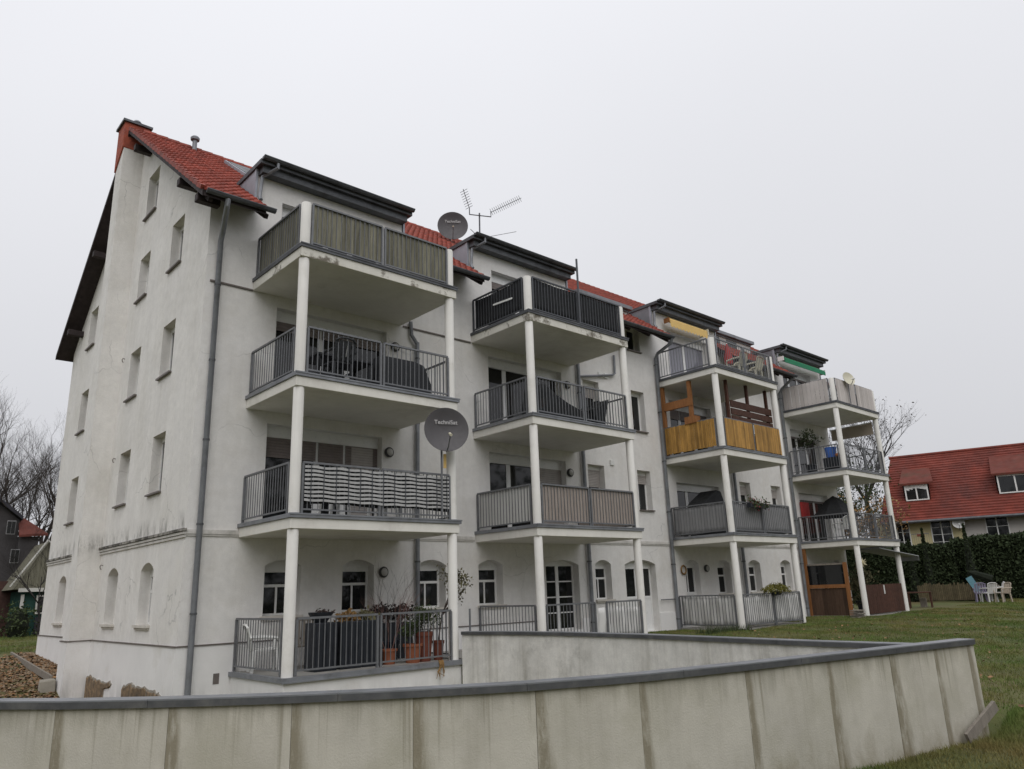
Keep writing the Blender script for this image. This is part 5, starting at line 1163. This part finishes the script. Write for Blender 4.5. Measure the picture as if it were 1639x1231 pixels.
# ------------------------------------------------------------------ bare trees
def tree(label, base, h, spread_dir, seed, depth, m, lean=(0,0,1), leaf=None, n0=5, trunk_r=.2, first=.35, spread=.5, nb=3):
    random.seed(seed); t = thing('bare_tree', base, label, 'tree'); b = Vector(base); fork = b+Vector(lean).normalized()*h*first
    MB().tube([b-Vector((0,0,.2)), b.lerp(fork,.5)+Vector((.05,.03,0)), fork], [trunk_r*1.15,trunk_r*.95,trunk_r*.8], 9).build('trunk', m, t, True)
    mb = MB(); tips = []
    for k in range(n0):
        a = 6.28*k/n0+random.uniform(-.4,.4); d = Vector((math.cos(a)*spread_dir, math.sin(a)*spread_dir, 1))
        twigs(mb, fork-Vector((0,0,.1)), d, h*(1-first)*.40, trunk_r*.55, depth, spread, nb, tips, 6)
    mb.build('branches', m, t, fix=False)
    if leaf: leaves_at(tips[::3] if leaf == 'twig' else tips, 1 if leaf == 'twig' else 3, .10, .10, 'leaves', leaf, t)
    return t
tree('tall bare tree with a few leaves behind the red roof', (56.4,10.0,-2.5), 14.6, .52, 11, 5, 'bark_dark', (.0,.05,1), 'twig', 5, .22, .50, .75)
tree('wide bare tree far left behind the slate house', (.2,40,-2.5), 12.4, .62, 5, 6, 'bark', (0,0,1), None, 8, .30, .34, .62)
tree('slim bare tree close behind the rear corner', (3.9,35,-2.5), 10.6, .7, 8, 6, 'bark', (0,0,1), None, 7, .16, .36, .75)
tree('bare tree between the slate house and the green shed', (1.9,36.5,-2.5), 9.8, .7, 21, 6, 'bark', (.05,0,1), None, 7, .17, .34, .8)
tree('brown autumn bush behind the far balconies', (41.5,5.6,-2.5), 6.2, .9, 31, 4, 'bark', (0,0,1), 'dry', 7, .09, .15, .9)
tree('dark leafless thicket beside the row house', (47,8.0,-2.5), 8.0, .7, 33, 5, 'bark_dark', (0,0,1), 'leaf', 6, .12, .2, .8)
tree('thin bare sapling in front of the green shed', (2.9,27.5,-2.5), 5.2, .9, 44, 5, 'bark_dark', (-.1,0,1), None, 5, .05, .3, .9)
random.seed(99)
# ------------------------------------------------------------------ houses at the left edge
t = thing('slate_house', (-3,38,-2.5), 'dark slate-clad house with a faded red side roof at the left edge', 'house')
MB().prism([(-9,33,-2.6),(2.42,33,-2.6),(2.42,33,3.40),(-2.2,33,7.1),(-9,33,1.7)], (0,9,0)).build('wall', 'far_grey', t)
MB().box(-9.02,2.75,32.3,32.59,-2.6,.15).build('brick_base', 'ivy_brick', t)
for (a, b) in (((-2.2,7.3),(2.5,3.58)), ((-2.2,7.3),(-9.4,1.5))): MB().add([(a[0],32.6,a[1]),(b[0],32.6,b[1]),(b[0],42.5,b[1]),(a[0],42.5,a[1]),(a[0],32.6,a[1]-.2),(b[0],32.6,b[1]-.2),(b[0],42.5,b[1]-.2),(a[0],42.5,a[1]-.2)], BF).build('roof', 'far_slate', t)
MB().add([(2.36,32.3,2.56),(3.7,32.3,2.66),(2.75,33.4,3.50),(2.40,33.4,3.66),(2.36,32.3,2.44),(3.7,32.3,2.54),(2.75,33.4,3.38),(2.40,33.4,3.54)], BF).build('side_roof', 'far_orange', t)
MB().box(2.425,3.35,32.62,38,-2.6,2.5).build('side_wall', 'far_grey', t)
for (x, z) in ((1.98,2.95),(2.32,1.45)):
    o = MB().box(x-.2,x+.2,32.5,32.58,z-.36,z+.36).build('window', 'cloth_grey', t)
    for q in (-.095,.095): MB().box(x+q-.085,x+q+.085,32.48,32.499,z-.32,z+.32).build('pane', 'glass', o)
t = thing('garden_shed', (3.5,30,-2.5), 'dark green garden shed with white barge boards near the rear corner', 'shed')
MB().box(2.35,5.6,29.2,33,-2.6,-.42).build('wall', 'shed_green', t)
MB().prism([(1.9,29.0,-.35),(5.6,29.0,-.35),(3.2,29.0,2.0)], (0,4,0)).build('gable', 'board_grey', t)
MB().bar((1.72,28.9,-.22),(3.1,28.9,2.05),.05,.14,(0,1,0)).build('barge_board', 'trunk_white', t); MB().bar((4.6,28.9,.4),(3.1,28.9,2.05),.05,.14,(0,1,0)).build('barge_board', 'trunk_white', t)
MB().box(2.1,5.6,28.88,28.96,-.48,-.30).build('fascia', 'trunk_white', t)
MB().box(2.28,2.42,29.1,29.19,-1.35,-.6).build('corner_board', 'trunk_white', t)
o = MB().box(2.95,3.65,29.1,29.18,-1.55,-.65).build('window', 'trunk_white', t); MB().box(3.03,3.57,29.07,29.095,-1.47,-.73).build('pane', 'glass', o)
MB().box(3.0,4.4,29.05,29.19,-2.5,-1.7).build('door', 'far_slate', t)
def bush(label, c, r, h, n, m='leaf'):
    t = thing('garden_bush', c, label, 'bush'); MB().lathe([(r*.5,0),(r*.7,h*.3),(r*.5,h*.7),(0,h*.85)], c, 8).build('branch_mass', 'hedge_core', t)
    tips = [(Vector((c[0]+random.gauss(0,r*.5), c[1]+random.gauss(0,r*.5), c[2]+abs(random.gauss(.45,.3))*h)), None) for _ in range(n)]; leaves_at(tips, 5, .08, .08, 'foliage', m, t)
bush('dark bush in front of the green shed', (2.1,28.0,-2.55), .7, 1.5, 180); bush('dark leafy bush left of the shed by the brick base', (.6,29.5,-2.55), .9, 1.7, 220, 'hedge_leaf')
tag(MB().box(-8,2.6,30.2,30.3,-2.6,-2.35).build('low_wall', 'ivy_brick'), 'low dark red brick edging across the left lawn', 'wall')
# far tree line so that the horizon is never bare
def treeline(label, pts, h):
    t = tag(bpy.data.objects.new('distant_trees', None), None, None); bpy.data.objects.remove(t)
    V_ = []; 
    for (x, y) in pts:
        n = 900; a = RNG.normal(0,1,(n,3))*np.array([3.2,3.2,h*.28])+np.array([x,y,h*.4-2.6]); V_.append(a)
    b = np.concatenate(V_); k = len(b); u = RNG.normal(0,1,(k,3)); u /= np.linalg.norm(u,axis=1)[:,None]; v = np.cross(u,RNG.normal(0,1,(k,3))); v /= np.linalg.norm(v,axis=1)[:,None]; sz = RNG.uniform(.2,.5,k)[:,None]
    return tag(np_obj('distant_trees', np_mesh('distant_trees', np.stack([b-u*sz,b-v*sz*.6,b+u*sz,b+v*sz*.6],1).reshape(-1,3), np.arange(4*k).reshape(-1,4), 'hedge_leaf')), kind='stuff')
treeline('', [(-40+i*9, 95+RNG.uniform(-5,5)) for i in range(18)]+[(95+RNG.uniform(-4,4), 80-i*9) for i in range(20)], 7)
treeline('', [(-26+i*5.2+RNG.uniform(-1,1), -44+RNG.uniform(-3,3)) for i in range(17)]+[(-34+RNG.uniform(-2,2), -36+i*7) for i in range(8)], 15)
